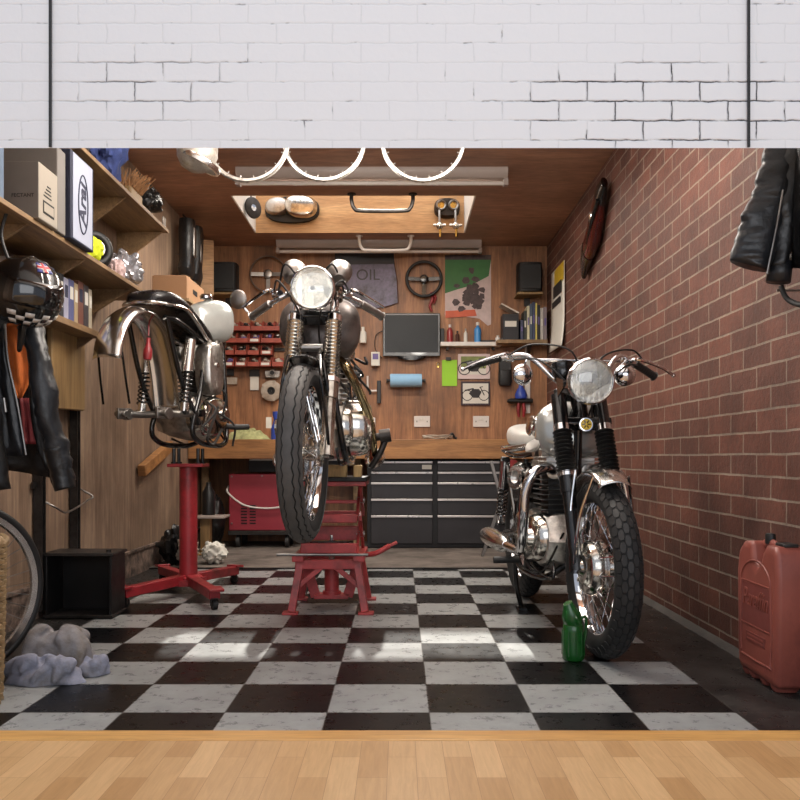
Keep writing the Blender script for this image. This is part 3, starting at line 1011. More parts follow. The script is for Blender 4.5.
# ------------------------------------------------------------------ right-hand bike (stands on its wheels)
def bike_right():
    root = thing('motorcycle', 'silver-tanked motorcycle with black fork gaiters, standing on its own wheels beside the brick wall', 'motorcycle', (.712, 3.78, 0), math.atan2(-1, .06))
    mt = {'tyre': M['rubber'], 'rim': M['chrome']}
    fx, rx, wr = .68, -.68, .335
    wheel(root, 'front_wheel', (fx, 0, wr), wr, .10, 'block', mt, drum=-1, drum_r=.105).rotation_euler.z = .035
    wheel(root, 'rear_wheel', (rx, 0, wr - .005), wr - .005, .115, 'block', mt, drum=1)
    fm = {'top': M['black'], 'slider': M['black'], 'gaiter': M['gaiter'], 'collar': M['chrome'], 'shroud': M['black'], 'gr': .039, 'ribs': 12}
    lo, hi = V((fx, 0, wr)), V((.405, 0, 1.02))
    for s_ in (-1, 1):
        fork_leg(root, s_, lo + V((0, s_ * .092, 0)), hi + V((0, s_ * .082 - .012, 0)), fm, (.50, .76))
    d = (hi - lo).normalized()
    P = lambda f: lo + (hi - lo) * f
    mb = MB()
    for f in (.80, .975):
        c = P(f) - V((.015, 0, 0))
        mb.box(c, (.07, .215, .032), Matrix.Rotation(-.39, 3, 'Y'))
    mb.cyl(P(.78) - V((.05, 0, 0)), P(1.0) - V((.05, 0, 0)), .034, n=18)
    mb.build('fork_yoke', M['black'], root, bev=.006)
    hl = headlight(root, (.635, -.026, 1.038), .089, -.04, M['black'], M['chrome'])
    for s_ in (-1, 1):
        MB().prism([(.47, .99), (.56, 1.02), (.56, 1.05), (.45, 1.07)], s_ * .085 - .027, s_ * .085 - .021, 'y').cyl((.56, s_ * .085 - .03, 1.035), (.56, s_ * .085 - .018, 1.035), .012, n=10).build('headlight_bracket', M['black'], root)
    # yellow round badge below the lamp
    h = MB().lathe([(0, -.03), (.02, -.03), (.026, 0), (.0265, .004), (0, .006)], 24, (.585, -.03, .875), (1, 0, .1)).build('horn', M['chrome'], root)
    MB().lathe([(.022, .0065), (0, .008)], 20, (.585, -.03, .875), (1, 0, .1)).build('horn_badge', M['yellow'], h)
    mb = MB()
    for a in range(6):
        q = V((0, math.cos(a * PI / 3), math.sin(a * PI / 3)))
        mb.bar(V((.594, -.03, .876)) + q * .005, V((.592, -.03, .876)) + q * .017, .004, .002, (1, 0, 0))
    mb.build('horn_grille', M['black'], h)
    gauge(root, (.40, -.075, 1.115), (-.35, 0, 1), .044, .07, M['black'])
    gauge(root, (.42, .045, 1.115), (-.35, 0, 1), .044, .07, M['black'])
    # handlebar
    pts = [(.25, -.43, 1.135), (.30, -.30, 1.165), (.345, -.20, 1.165), (.375, -.10, 1.07), (.385, -.05, 1.055), (.385, .05, 1.055), (.375, .10, 1.07), (.345, .17, 1.165), (.30, .26, 1.145), (.25, .35, 1.10)]
    hb = MB().tube(pts, .0115, 12, 6).build('handlebar', M['chrome'], root)
    MB().cyl((.352, -.18, 1.15), (.352, .18, 1.15), .008, n=10).build('handlebar_brace', M['chrome'], hb)
    grip(hb, (.298, -.305, 1.167), (.25, -.44, 1.133))
    grip(hb, (.298, .262, 1.145), (.25, .365, 1.095))
    for s_, za in ((-1, 1.165), (1, 1.145)):
        mb = MB(Matrix.Translation((0, -.045 if s_ > 0 else 0, 0)))
        mb.tube([(.315, s_ * .27, za), (.36, s_ * .30, za + .01), (.345, s_ * .40, za - .02), (.31, s_ * .47, za - .05)], [.008, .008, .006, .007], 8)
        mb.ball((.31, s_ * .47, za - .05), .010, 10)
        mb.cyl((.305, s_ * .255, za), (.30, s_ * .285, za), .018, n=14)
        mb.build('lever', M['chrome'], hb)
        mb = MB()
        mb.tube([(.345, s_ * .285, za + .005), (.43, s_ * .2, za + .04), (.50, s_ * .06, za + .0), (.47, s_ * .03, 1.02), (.40, s_ * .05, .86)], .004, 6)
        mb.tube([(.33, s_ * .26, za - .01), (.44, s_ * .17, za - .03), (.47, s_ * .05, 1.0), (.30, s_ * .03, .82)], .004, 6)
        mb.build('control_cable', M['black_satin'], hb)
    for s_, zz, yy, mm in ((-1, 1.085, .235, 'mirror'), (1, 1.085, .185, 'mirror')):
        c = V((.40, s_ * yy, zz))
        mr = MB().lathe([(0, -.02), (.025, -.018), (.042, -.004), (.045, .004), (.042, .008)], 28, c, (-1, s_ * .25, .05)).build('mirror', M['chrome'], root)
        MB().lathe([(.0415, .006), (0, .0075)], 28, c, (-1, s_ * .25, .05)).build('mirror_glass', M['mirror'], mr)
        MB().tube([c + V((-.02, 0, 0)), c + V((-.05, -s_ * .01, .03)), V((.345, s_ * .21, 1.155))], .005, 8).build('mirror_stalk', M['chrome'], mr)
    # frame
    mb = MB()
    mb.tube([(.37, 0, .90), (.35, 0, .70), (.31, 0, .42), (.26, 0, .27)], .019, 12)
    for s_ in (-1, 1):
        mb.tube([(.28, s_ * .02, .30), (.22, s_ * .10, .235), (.0, s_ * .13, .225), (-.2, s_ * .13, .24), (-.27, s_ * .13, .36), (-.24, s_ * .12, .60), (-.22, s_ * .09, .74)], .014, 10)
        mb.tube([(.37, s_ * .02, .93), (.1, s_ * .04, .80), (-.2, s_ * .10, .76), (-.5, s_ * .115, .765), (-.78, s_ * .10, .80)], .014, 10)
        mb.tube([(-.25, s_ * .13, .42), (-.52, s_ * .125, .72)], .011, 8, 1)
        mb.tube([(-.24, s_ * .10, .40), (-.45, s_ * .105, .37), (-.70, s_ * .105, wr)], .019, 10)
    mb.cyl((-.24, -.14, .40), (-.24, .14, .40), .02, n=14)
    mb.build('frame', M['black'], root)
    tk = tank(root, -.03, .37, .74, .99, .160, M['tank_silver'])
    for s_ in (-1, 1):
        MB().loft([ring((.19, s_ * h, .885), (1, 0, .12), (0, 0, 1), .085 * k, .042 * k, 24, 2) for h, k in ((.128, 1), (.158, 1), (.165, .86))]).build('tank_badge', M['chrome_worn'], tk)
        MB().loft([ring((.17, s_ * h, .80), (1, 0, .1), (0, 0, 1), .13 * k, .022 * k, 20, 3) for h, k in ((.128, 1), (.150, 1), (.154, .8))]).build('tank_stripe', M['white_paint'], tk)
    MB().lathe([(.035, 0), (.037, .012), (.03, .02), (0, .023)], 24, (.17, 0, .98), (0, 0, 1)).build('filler_cap', M['chrome'], tk)
    # seat: silver hump with piping
    rings = []
    for x, w_, zb, zt in ((-.03, .08, .80, .865), (-.10, .115, .79, .875), (-.22, .145, .79, .885), (-.34, .15, .79, .905), (-.46, .145, .795, .925), (-.55, .12, .80, .915), (-.585, .07, .815, .885)):
        rings.append(ring((x, 0, (zb + zt) / 2), (0, 1, 0), (0, 0, 1), w_, (zt - zb) / 2, 24, 3.2))
    st = MB().loft(rings).build('seat', M['seat_silver'], root, sub=1, ang=60)
    pts = [(-.05, -.10, .80), (-.22, -.155, .79), (-.44, -.158, .79), (-.57, -.10, .80), (-.60, 0, .805), (-.57, .10, .80), (-.44, .158, .79), (-.22, .155, .79), (-.05, .10, .80)]
    MB().tube(pts, .016, 10).build('seat_trim', M['chrome'], st)
    fender(root, 'front_fender', (fx, 0, wr), .355, 60, 140, .12, .022, M['chrome_worn'])
    fender(root, 'rear_fender', (rx, 0, wr), .36, 40, 165, .135, .03, M['chrome'])
    mb = MB()
    for s_ in (-1, 1):
        mb.tube([(.60, s_ * .075, .70), (.62, s_ * .10, .52), (fx, s_ * .105, wr)], .006, 8, 4)
        mb.tube([(.80, s_ * .065, .68), (.74, s_ * .10, .52), (fx + .01, s_ * .105, wr)], .006, 8, 4)
    mb.build('fender_stay', M['chrome'], root)
    engine(root, .17, .275, M['alloy'], M['black_satin'], M['alloy'])
    for s_ in (-1, 1):
        ex = MB().tube([(.26, s_ * .075, .69), (.31, s_ * .12, .705), (.335, s_ * .18, .68), (.33, s_ * .212, .60), (.315, s_ * .215, .50), (.27, s_ * .21, .41), (.16, s_ * .20, .345), (.0, s_ * .20, .335), (-.15, s_ * .205, .335)], .0215, 16).build('exhaust_pipe', M['chrome'], root)
        MB().lathe([(.022, 0), (.03, .03), (.045, .1), (.048, .25), (.046, .45), (.036, .52), (.03, .53), (.028, .525), (.026, .48)], 28, (-.12, s_ * .205, .335), (-1, -s_ * -.02, .01)).build('silencer', M['chrome_worn'], ex)
        MB().lathe([(.024, 0), (.034, .004), (.034, .02), (.024, .024)], 18, (.255, s_ * .073, .69), (1, s_ * .1, 0)).build('exhaust_clamp', M['alloy'], ex)
        shock(root, (-.52, s_ * .135, .735), (-.66, s_ * .135, .40), top=M['chrome'])
        rr = [ring((-.17, s_ * h, .63), (1, 0, 0), (0, 0, 1), .10 * k, .10 * k, 24, 3) for h, k in ((.06, .95), (.135, 1), (.152, .88))]
        MB().loft(rr).build('side_panel', M['black'], root)
    for s_ in (-1, 1):
        af = MB().lathe([(.030, -.03), (.055, -.03), (.058, -.02), (.058, .02), (.055, .03), (.030, .03)], 28, (-.06, s_ * .155, .655), (.5, s_ * 1, .1), True).build('air_filter', M['chrome'], root)
        MB().lathe([(.052, .012), (0, .016)], 24, (-.06, s_ * .155, .655), (.5, s_ * 1, .1)).build('filter_face', M['alloy'], af)
    mb = MB().tube([(-.24, -.14, .27), (-.26, -.13, .13), (-.28, -.10, .012)], .012, 10).box((-.28, -.10, .008), (.07, .04, .014))
    mb.build('kickstand', M['black'], root)
    for s_ in (-1, 1):
        MB().cyl((-.10, s_ * .15, .27), (-.10, s_ * .27, .27), .016, n=12).build('footpeg', M['rubber'], root)
    mb = MB().cyl((-.99, 0, .70), (-1.04, 0, .70), .035, n=18)
    mb.build('tail_light', M['red'], root)
    return root
bike_right()

# ------------------------------------------------------------------ middle bike (raised on the red lift)
def bike_middle():
    DZ = .433
    root = thing('motorcycle', 'dark grey-tanked motorcycle raised on the red lift, its front tyre hanging clear of the floor', 'motorcycle', (-.352, 3.74, DZ), -PI / 2)
    mt = {'tyre': M['rubber_worn'], 'rim': M['chrome']}
    fx, rx, wr = .69, -.69, .33
    wheel(root, 'front_wheel', (fx, 0, wr), wr, .092, 'rib', mt, drum=-1, drum_r=.095).rotation_euler.z = -.065
    fm = {'top': M['chrome'], 'slider': M['alloy_polish'], 'gaiter': M['alloy_polish'], 'collar': M['chrome'], 'gr': .033, 'ribs': 17}
    lo, hi = V((fx, 0, wr)), V((.425, 0, 1.01))
    for s_ in (-1, 1):
        fork_leg(root, s_, lo + V((0, s_ * .080 + .002, 0)), hi + V((0, s_ * .073 + .022, 0)), fm, (.40, .76))
    P = lambda f: lo + (hi - lo) * f
    mb = MB()
    for f in (.79, .975):
        mb.box(P(f) - V((.015, -.018, 0)), (.07, .20, .03), Matrix.Rotation(-.37, 3, 'Y'))
    mb.cyl(P(.77) - V((.05, 0, 0)), P(1.0) - V((.05, 0, 0)), .032, n=18)
    mb.build('fork_yoke', M['black'], root, bev=.006)
    headlight(root, (.635, .024, .950), .084, -.02, M['black'], M['chrome'])
    for s_ in (-1, 1):
        MB().prism([(.46, .90), (.55, .93), (.55, .96), (.45, .97)], s_ * .078 + .019, s_ * .078 + .025, 'y').build('headlight_bracket', M['black'], root)
    for s_ in (-1, 1):
        gauge(root, (.46, s_ * .090 + .024, 1.050), (-.9, 0, .75), .047, .060, M['steel'])
        hb = MB().tube([(.455, s_ * .07 + .01, .965), (.43, s_ * .11 + .01, .965), (.36, s_ * .19 + .01, .94), (.29, s_ * .265 + .006, .905)], .011, 12, 4).build('clip_on_bar', M['chrome'], root)
        MB().cyl((.45, s_ * .075 + .02, .94), (.435, s_ * .075 + .02, .985), .03, n=18).build('bar_clamp', M['alloy_polish'], hb)
        grip(hb, (.365, s_ * .185 + .008, .942), (.285, s_ * .272 + .006, .903), .0165, M['steel'])
        mb = MB().tube([(.425, s_ * .135, .97), (.47, s_ * .17, .975), (.43, s_ * .23, .950), (.38, s_ * .285, .925)], [.008, .008, .006, .006], 8)
        mb.cyl((.43, s_ * .125, .968), (.41, s_ * .15, .963), .019, n=14)
        mb.build('lever', M['chrome'], hb)
        mb = MB().tube([(.45, s_ * .15, .975), (.53, s_ * .12, 1.0), (.52, s_ * .05, .90), (.45, s_ * .03, .8), (.3, s_ * .04, .72)], .004, 6)
        mb.tube([(.45, s_ * .13, .98), (.55, s_ * .09, 1.06), (.50, s_ * .03, .98), (.45, s_ * .02, .86)], .004, 6)
        mb.build('control_cable', M['black_satin'], hb)
    c = V((.30, -.322, .972))
    mr = MB().lathe([(0, -.009), (.022, -.008), (.035, -.003), (.04, .003), (.037, .007)], 26, c, (-1, .35, .1)).build('mirror', M['steel'], root)
    MB().lathe([(.036, .006), (0, .0075)], 26, c, (-1, .35, .1)).build('mirror_glass', M['mirror'], mr)
    MB().tube([c + V((-.01, .0, -.01)), c + V((-.01, .035, -.045)), V((.285, -.268, .903))], .006, 8, 4).build('mirror_stalk', M['chrome'], mr)
    # frame
    mb = MB()
    for s_ in (-1, 1):
        mb.tube([(.37, s_ * .03, .86), (.34, s_ * .06, .70), (.31, s_ * .10, .45), (.26, s_ * .12, .33), (.15, s_ * .125, .297), (-.2, s_ * .125, .297), (-.28, s_ * .12, .38), (-.26, s_ * .10, .70)], .014, 10)
        mb.tube([(.37, s_ * .02, .90), (.1, s_ * .06, .77), (-.25, s_ * .10, .74), (-.6, s_ * .11, .77), (-.82, s_ * .06, .80)], .014, 10)
        mb.tube([(-.24, s_ * .10, .40), (-.45, s_ * .105, .37), (-.70, s_ * .105, wr)], .018, 10)
        mb.tube([(.33, s_ * .07, .66), (.36, s_ * .02, .78)], .012, 8, 1)
    mb.cyl((-.24, -.14, .40), (-.24, .14, .40), .02, n=14)
    mb.build('frame', M['black'], root)
    tk = tank(root, -.05, .40, .725, .985, .172, M['tank_grey'])
    tk.location = (0, .020, 0)
    MB().lathe([(.035, 0), (.037, .012), (.03, .02), (0, .023)], 24, (.15, 0, .98), (0, 0, 1)).build('filler_cap', M['chrome'], tk)
    rings = []
    for x, w_, zb, zt in ((-.06, .09, .79, .85), (-.18, .12, .79, .86), (-.35, .13, .79, .86), (-.5, .125, .79, .90), (-.62, .11, .80, .95), (-.72, .07, .82, .93)):
        rings.append(ring((x, 0, (zb + zt) / 2), (0, 1, 0), (0, 0, 1), w_, (zt - zb) / 2, 24, 3))
    MB().loft(rings).build('seat', M['seat_black'], root, sub=1, ang=60)
    fender(root, 'front_fender', (fx, 0, wr), .345, 75, 112, .11, .018, M['black'])
    mb = MB()
    for s_ in (-1, 1):
        mb.tube([(.60, s_ * .058, .685), (.63, s_ * .075, .60), (.62, s_ * .088, .52)], .007, 8, 4)
        mb.tube([(.70, s_ * .058, .69), (.78, s_ * .07, .58), (.74, s_ * .085, .45), (fx + .01, s_ * .09, wr + .03)], .006, 8, 4)
    mb.build('fender_stay', M['black'], root)
    fender(root, 'rear_fender', (rx, 0, wr), .355, 60, 150, .12, .025, M['chrome'])
    # steering damper struts in front of the yoke
    mb = MB().bar((.52, -.045, .74), (.555, 0, .60), .012, .01).bar((.52, .045, .74), (.555, 0, .60), .012, .01).cyl((.50, -.05, .745), (.50, .05, .745), .016, n=12)
    mb.build('yoke_brace', M['steel'], root)
    engine(root, .12, .315, M['alloy'], M['alloy'], M['alloy'])
    # big polished alternator case bulging on the visible side
    mb = MB()
    mb.loft([ring((.10, h, .445), (1, 0, 0), (0, 0, 1), .135 * k, .125 * k, 30, 2.2) for h, k in ((.12, 1), (.17, 1), (.205, .93), (.225, .78), (.233, .45))])
    mb.build('alternator_cover', M['alloy_polish'], root, ang=50)
    mb = MB().cyl((.10, .228, .445), (.10, .243, .445), .05, .044, 24)
    for i in range(6):
        a = i * PI / 3
        mb.cyl((.10 + .105 * math.cos(a), .20, .445 + .095 * math.sin(a)), (.10 + .105 * math.cos(a), .222, .445 + .095 * math.sin(a)), .009, n=8)
    mb.build('cover_boss', M['alloy'], root)
    # dark electrics and oil lines between tank and engine
    mb = MB()
    random.seed(3)
    for i in range(9):
        a = V((random.uniform(-.05, .3), random.uniform(.05, .17), random.uniform(.66, .78)))
        b_ = a + V((random.uniform(-.2, .1), random.uniform(-.05, .06), random.uniform(-.14, .0)))
        mb.tube([a, (a + b_) / 2 + V((.04, .03, -.03)), b_], .006, 6)
    mb.build('wiring', M['black_satin'], root)
    ex = MB().tube([(.21, .075, .71), (.29, .10, .72), (.33, .14, .67), (.27, .185, .58), (.17, .222, .47), (.06, .232, .37), (-.04, .228, .31), (-.2, .22, .30)], .019, 16).build('exhaust_pipe', M['brass_chrome'], root)
    MB().lathe([(.022, 0), (.03, .03), (.044, .1), (.046, .3), (.04, .5), (.03, .54), (.027, .5)], 28, (-.17, .22, .30), (-1, .03, .04)).build('silencer', M['chrome_worn'], ex)
    ex = MB().tube([(.21, -.075, .71), (.29, -.09, .71), (.31, -.11, .65), (.27, -.12, .58), (.20, -.13, .47), (.12, -.16, .37), (-.04, -.20, .31), (-.2, -.22, .30)], .019, 16).build('exhaust_pipe', M['brass_chrome'], root)
    MB().lathe([(.022, 0), (.03, .03), (.044, .1), (.046, .3), (.04, .5), (.03, .54), (.027, .5)], 28, (-.17, -.22, .30), (-1, -.03, .04)).build('silencer', M['chrome_worn'], ex)
    # folded footrest with its knurled end, outboard of the engine
    mb = MB().cyl((.02, .21, .40), (.02, .30, .415), .018, n=14).cyl((.02, .26, .408), (.02, .31, .416), .032, .03, 20).tube([(.02, .285, .39), (.03, .26, .33), (.02, .22, .27)], .014, 10)
    mb.build('footrest', M['steel_dark'], root)
    for s_ in (-1, 1):
        shock(root, (-.50, s_ * .13, .74), (-.66, s_ * .13, .40), spring=M['chrome'])
    # coil spring strut seen beside the frame
    return root
bike_middle()
# ------------------------------------------------------------------ left-hand bike: stripped, on the red post stand
def bike_left():
    root = thing('motorcycle', 'half-stripped motorcycle without wheels, chrome rear mudguard towards us, on the red post stand', 'motorcycle', (-1.12, 4.5, .80), RD(70))
    path = catmull([(x, 0, z) for x, z in ((-.735, .41), (-.715, .50), (-.66, .60), (-.575, .665), (-.485, .685), (-.40, .665), (-.325, .60), (-.275, .50), (-.245, .40), (-.225, .30), (-.21, .20))], 5)
    G = []
    for i, p in enumerate(path):
        a, b_ = path[max(0, i - 1)], path[min(len(path) - 1, i + 1)]
        tg = (b_ - a).normalized()
        nr = V((-tg.z, 0, tg.x))
        G.append([p + nr * (.030 * math.cos(q / 7 * PI / 2) ** .8 - .03 - .006 * (abs(q) > 6)) + V((0, .082 * q / 7, 0)) for q in range(-7, 8)])
    MB().grid(G).build('rear_fender', M['chrome_worn'], root, solid=.0022, ang=60)
    rings = []
    for x, w_, zb, zt in ((-.475, .06, .70, .745), (-.445, .105, .695, .775), (-.36, .125, .70, .79), (-.25, .125, .69, .775), (-.14, .12, .63, .72), (-.03, .115, .575, .66), (.05, .10, .55, .615), (.075, .06, .56, .60)):
        rings.append(ring((x, 0, (zb + zt) / 2), (0, 1, 0), (0, 0, 1), w_, (zt - zb) / 2, 24, 3))
    st = MB().loft(rings).build('seat', M['seat_black'], root, sub=1, ang=60)
    MB().tube([(.06, -.105, .56), (-.06, -.125, .575), (-.15, -.127, .64), (-.26, -.13, .70), (-.41, -.125, .70), (-.48, -.06, .705), (-.48, .06, .705), (-.41, .125, .70), (-.26, .13, .70), (-.15, .127, .64), (.06, .105, .56)], .010, 8).build('seat_trim', M['chrome_worn'], st)
    tk = tank(root, -.03, .27, .585, .835, .122, M['tank_white'])
    MB().lathe([(.035, 0), (.037, .014), (.03, .024), (0, .027)], 24, (.12, 0, .83), (0, 0, 1)).build('filler_cap', M['chrome'], tk)
    MB().tube([(.20, -.05, .82), (.22, 0, .835), (.20, .05, .82)], .008, 8).build('tank_strap', M['chrome'], tk)
    mb = MB()
    for s_ in (-1, 1):
        mb.tube([(-.40, s_ * .10, .64), (-.3, s_ * .115, .63), (-.02, s_ * .10, .55), (.14, s_ * .05, .56), (.27, s_ * .02, .64)], .014, 10)
        mb.tube([(-.40, s_ * .115, .63), (-.30, s_ * .12, .36), (-.14, s_ * .125, .12)], .013, 10)
        mb.tube([(.25, s_ * .02, .62), (.23, s_ * .05, .35), (.20, s_ * .08, .08), (.13, s_ * .10, .02), (0, s_ * .125, .012), (-.14, s_ * .125, .03), (-.20, s_ * .125, .10), (-.12, s_ * .12, .30), (-.06, s_ * .11, .54)], .014, 10)
    mb.cyl((.262, 0, .58), (.275, 0, .70), .030, n=18)
    mb.cyl((-.12, -.14, .18), (-.12, .14, .18), .02, n=14)
    mb.build('frame', M['black'], root)
    for s_ in (-1, 1):
        mb = MB().tube([(-.10, s_ * .105, .185), (-.25, s_ * .115, .17), (-.40, s_ * .115, .165)], .019, 10)
        mb.box((-.44, s_ * .115, .165), (.09, .012, .055)).cyl((-.45, s_ * .09, .165), (-.45, s_ * .15, .165), .016, n=12).cyl((-.405, s_ * .10, .165), (-.405, s_ * .135, .165), .03, n=16)
        mb.build('swing_arm', M['steel'], root, bev=.002)
        shock(root, (-.22, s_ * .13, .55), (-.28, s_ * .13, .18), spring=M['black'], top=M['chrome_worn'])
        MB().tube([(-.68, s_ * .068, .44), (-.66, s_ * .072, .32), (-.635, s_ * .075, .20)], .0055, 8).build('fender_stay', M['black'], root)
    sp = [ring((-.03, h, .42), (1, 0, .10), (-.06, 0, 1), .075 * k, .145 * k, 24, 3.2) for h, k in ((-.07, .9), (-.12, 1), (-.155, .97), (-.165, .85))]
    o = MB().loft(sp).build('side_panel', M['alloy'], root, bev=.006)
    MB().cyl((-.035, -.165, .44), (-.035, -.175, .44), .014, n=12).build('panel_knob', M['chrome'], o)
    e = engine(root, .21, .05, M['alloy'], M['black_satin'], M['alloy'])
    e.location = (-.075, .03, 0)
    e.scale = (.74, .9, 1)
    MB().tube([(.10, -.14, .12), (.14, -.18, .115), (.20, -.22, .118)], .016, 12).build('footrest', M['rubber'], root)
    mb = MB().lathe([(0, 0), (.018, .0), (.022, .015), (.022, .05), (.015, .065), (.010, .085), (.010, .11)], 16, (-.43, -.02, .43), (.1, 0, 1))
    mb.tube([(-.42, -.02, .55), (-.40, -.01, .62), (-.36, .0, .66)], .004, 6)
    mb.build('tail_light', M['red'], root)
    random.seed(5)
    mb = MB()
    for i in range(8):
        a = V((random.uniform(-.12, .1), random.uniform(-.14, .02), random.uniform(.2, .5)))
        b_ = a + V((random.uniform(-.1, .16), random.uniform(-.06, .06), random.uniform(-.22, -.08)))
        mb.tube([a, (a + b_) / 2 + V((.04, -.04, .02)), b_], .006, 6)
    mb.build('wiring', M['black_satin'], root)
    # drive chain hanging off the sprocket
    mb = MB().tube([(.02, -.14, .22), (-.06, -.15, .12), (-.10, -.15, .04), (-.04, -.15, .02), (.04, -.15, .10)], .008, 6)
    mb.build('chain', M['steel_dark'], root)
    return root
bike_left()

def post_stand():
    cx, cy = -1.15, 4.5
    root = thing('motorcycle_stand', 'red steel post stand on four castered legs, carrying the half-stripped motorcycle', 'stand', (cx, cy, 0))
    MB().cyl((0, 0, .10), (0, 0, .70), .048, n=28).build('post', M['red'], root)
    MB().lathe([(.075, .085), (.075, .10), (.055, .115)], 28).box((0, 0, .075), (.15, .20, .03)).build('hub', M['red'], root)
    MB().box((0, 0, .705), (.19, .16, .018)).build('top_plate', M['red'], root, bev=.003)
    for dx, dy in ((-.225, -.40), (.243, -.44), (.17, .43), (-.27, .45)):
        u = V((dx, dy, 0)).normalized()
        e = V((dx, dy, 0))
        lg = MB().bar(u * .04 + V((0, 0, .09)), e + V((0, 0, .077)), .055, .05).build('leg', M['red'], root, bev=.004)
        MB().bar(e + u * -.035 + V((0, 0, .105)), e + u * .035 + V((0, 0, .098)), .075, .014).build('leg_cap', M['red'], lg, bev=.003)
        sd = V((-u.y, u.x, 0))
        c = e - u * .012
        mb = MB().cyl(c + V((0, 0, .026)) - sd * .012, c + V((0, 0, .026)) + sd * .012, .026, n=18)
        cs = mb.build('caster', M['black_satin'], lg)
        MB().cyl(c + V((0, 0, .03)), c + V((0, 0, .06)), .012, n=12).bar(c + sd * .018 + V((0, 0, .02)), c + sd * .018 + V((0, 0, .056)), .014, .004, (1, 0, 0)).bar(c - sd * .018 + V((0, 0, .02)), c - sd * .018 + V((0, 0, .056)), .014, .004, (1, 0, 0)).box(c + V((0, 0, .055)), (.04, .04, .006)).build('caster_fork', M['steel_dark'], cs)
    for dx, dy in ((-.065, -.05), (.065, -.05), (-.065, .05), (.065, .05)):
        MB().cyl((dx, dy, .71), (dx, dy, .796), .010, n=12).lathe([(.016, .714), (.016, .724)], 8, (dx, dy, 0)).build('support_pin', M['black'], root)
post_stand()

def lift():
    cx, cy = -.342, 4.15
    root = thing('motorcycle_lift', 'red scissor lift with splayed legs holding up the grey-tanked motorcycle', 'lift', (cx, cy, 0))
    R_ = M['red_lift']
    for sx in (-1, 1):
        for sy in (-1, 1):
            a, b_ = V((sx * .135, sy * .17, .25)), V((sx * .175, sy * .20, .012))
            lg = MB().bar(b_, a, .036, .036, (0, 1, 0)).build('leg', R_, root, bev=.003)
            MB().box((sx * .18, sy * .20, .006), (.075, .06, .012)).build('foot', R_, lg, bev=.002)
    mb = MB()
    for sy in (-1, 1):
        mb.box((0, sy * .17, .235), (.32, .04, .045))
    for sx in (-1, 1):
        mb.box((sx * .145, 0, .265), (.055, .42, .03))
    mb.build('base_frame', R_, root, bev=.003)
    for sy in (-1, 1):
        for sx in (-1, 1):
            MB().bar((sx * .16, sy * .187, .12), (sx * .03, sy * .178, .225), .024, .014, (0, 1, 0)).build('brace', R_, root, bev=.002)
    # jack cradle hanging under the frame
    mb = MB().box((0, 0, .055), (.17, .09, .02))
    for sx in (-1, 1):
        mb.bar((sx * .08, 0, .05), (sx * .135, 0, .235), .05, .014, (0, 1, 0))
    mb.build('jack_cradle', R_, root, bev=.002)
    j = MB().cyl((0, 0, .06), (0, 0, .20), .036, n=22).lathe([(.046, .062), (.046, .08)], 22).build('jack', R_, root)
    MB().cyl((0, 0, .20), (0, 0, .36), .017, n=16).build('ram', M['chrome_worn'], j)
    # two scissor tiers
    for k, (z0, z1) in enumerate(((.275, .455), (.455, .615))):
        for sx in (-1, 1):
            x = sx * .135
            MB().bar((x, -.16, z0), (x, .16, z1), .014, .03).build('scissor_arm', R_, root, bev=.002)
            MB().bar((x + sx * .016, .16, z0), (x + sx * .016, -.16, z1), .014, .03).build('scissor_arm', R_, root, bev=.002)
            MB().cyl((x - sx * .01, 0, (z0 + z1) / 2), (x + sx * .03, 0, (z0 + z1) / 2), .016, n=14).build('pivot', M['steel'], root)
    for y, z, h in ((-.16, .455, .042), (.16, .455, .03), (-.16, .31, .05), (-.16, .535, .016), (.0, .37, .07)):
        MB().box((0, y, z), (.27, .03, h)).build('cross_bar', R_, root, bev=.003)
    mb = MB()
    for sx in (-1, 1):
        mb.cyl((sx * .075, -.13, .27), (sx * .075, -.13, .34), .022, n=16)
    mb.bar((-.075, -.13, .335), (.075, -.13, .335), .012, .012)
    mb.build('spring_pair', M['steel_dark'], root)
    MB().box((0, 0, .622), (.36, .42, .022)).build('deck', R_, root, bev=.003)
    MB().box((0, 0, .643), (.37, .43, .020)).build('deck_pad', M['rubber'], root, bev=.004)
    MB().cyl((-.245, -.21, .285), (.19, -.21, .285), .007, n=10).build('locking_rod', M['steel'], root)
    p = MB().tube([(.15, -.02, .262), (.22, -.07, .275), (.29, -.06, .31)], .013, 12, 4).build('foot_pedal', R_, root)
    MB().box((.30, -.058, .316), (.06, .05, .012), Matrix.Rotation(-.45, 3, 'Y')).build('pedal_pad', R_, p, bev=.003)
lift()
MB()
tag(MB().box((0, 0, .030), (.20, .07, .058)).build('timber_block', M['block'], bev=.003, loc=(-.355, 3.99, .653)), 'longer pale timber block packed between the red lift and the raised engine', 'block')
tag(MB().box((0, 0, .029), (.038, .10, .056)).build('timber_block', M['block'], bev=.003, loc=(-.203, 3.99, .653)), 'small pale timber block standing on the right end of the red lift deck', 'block')

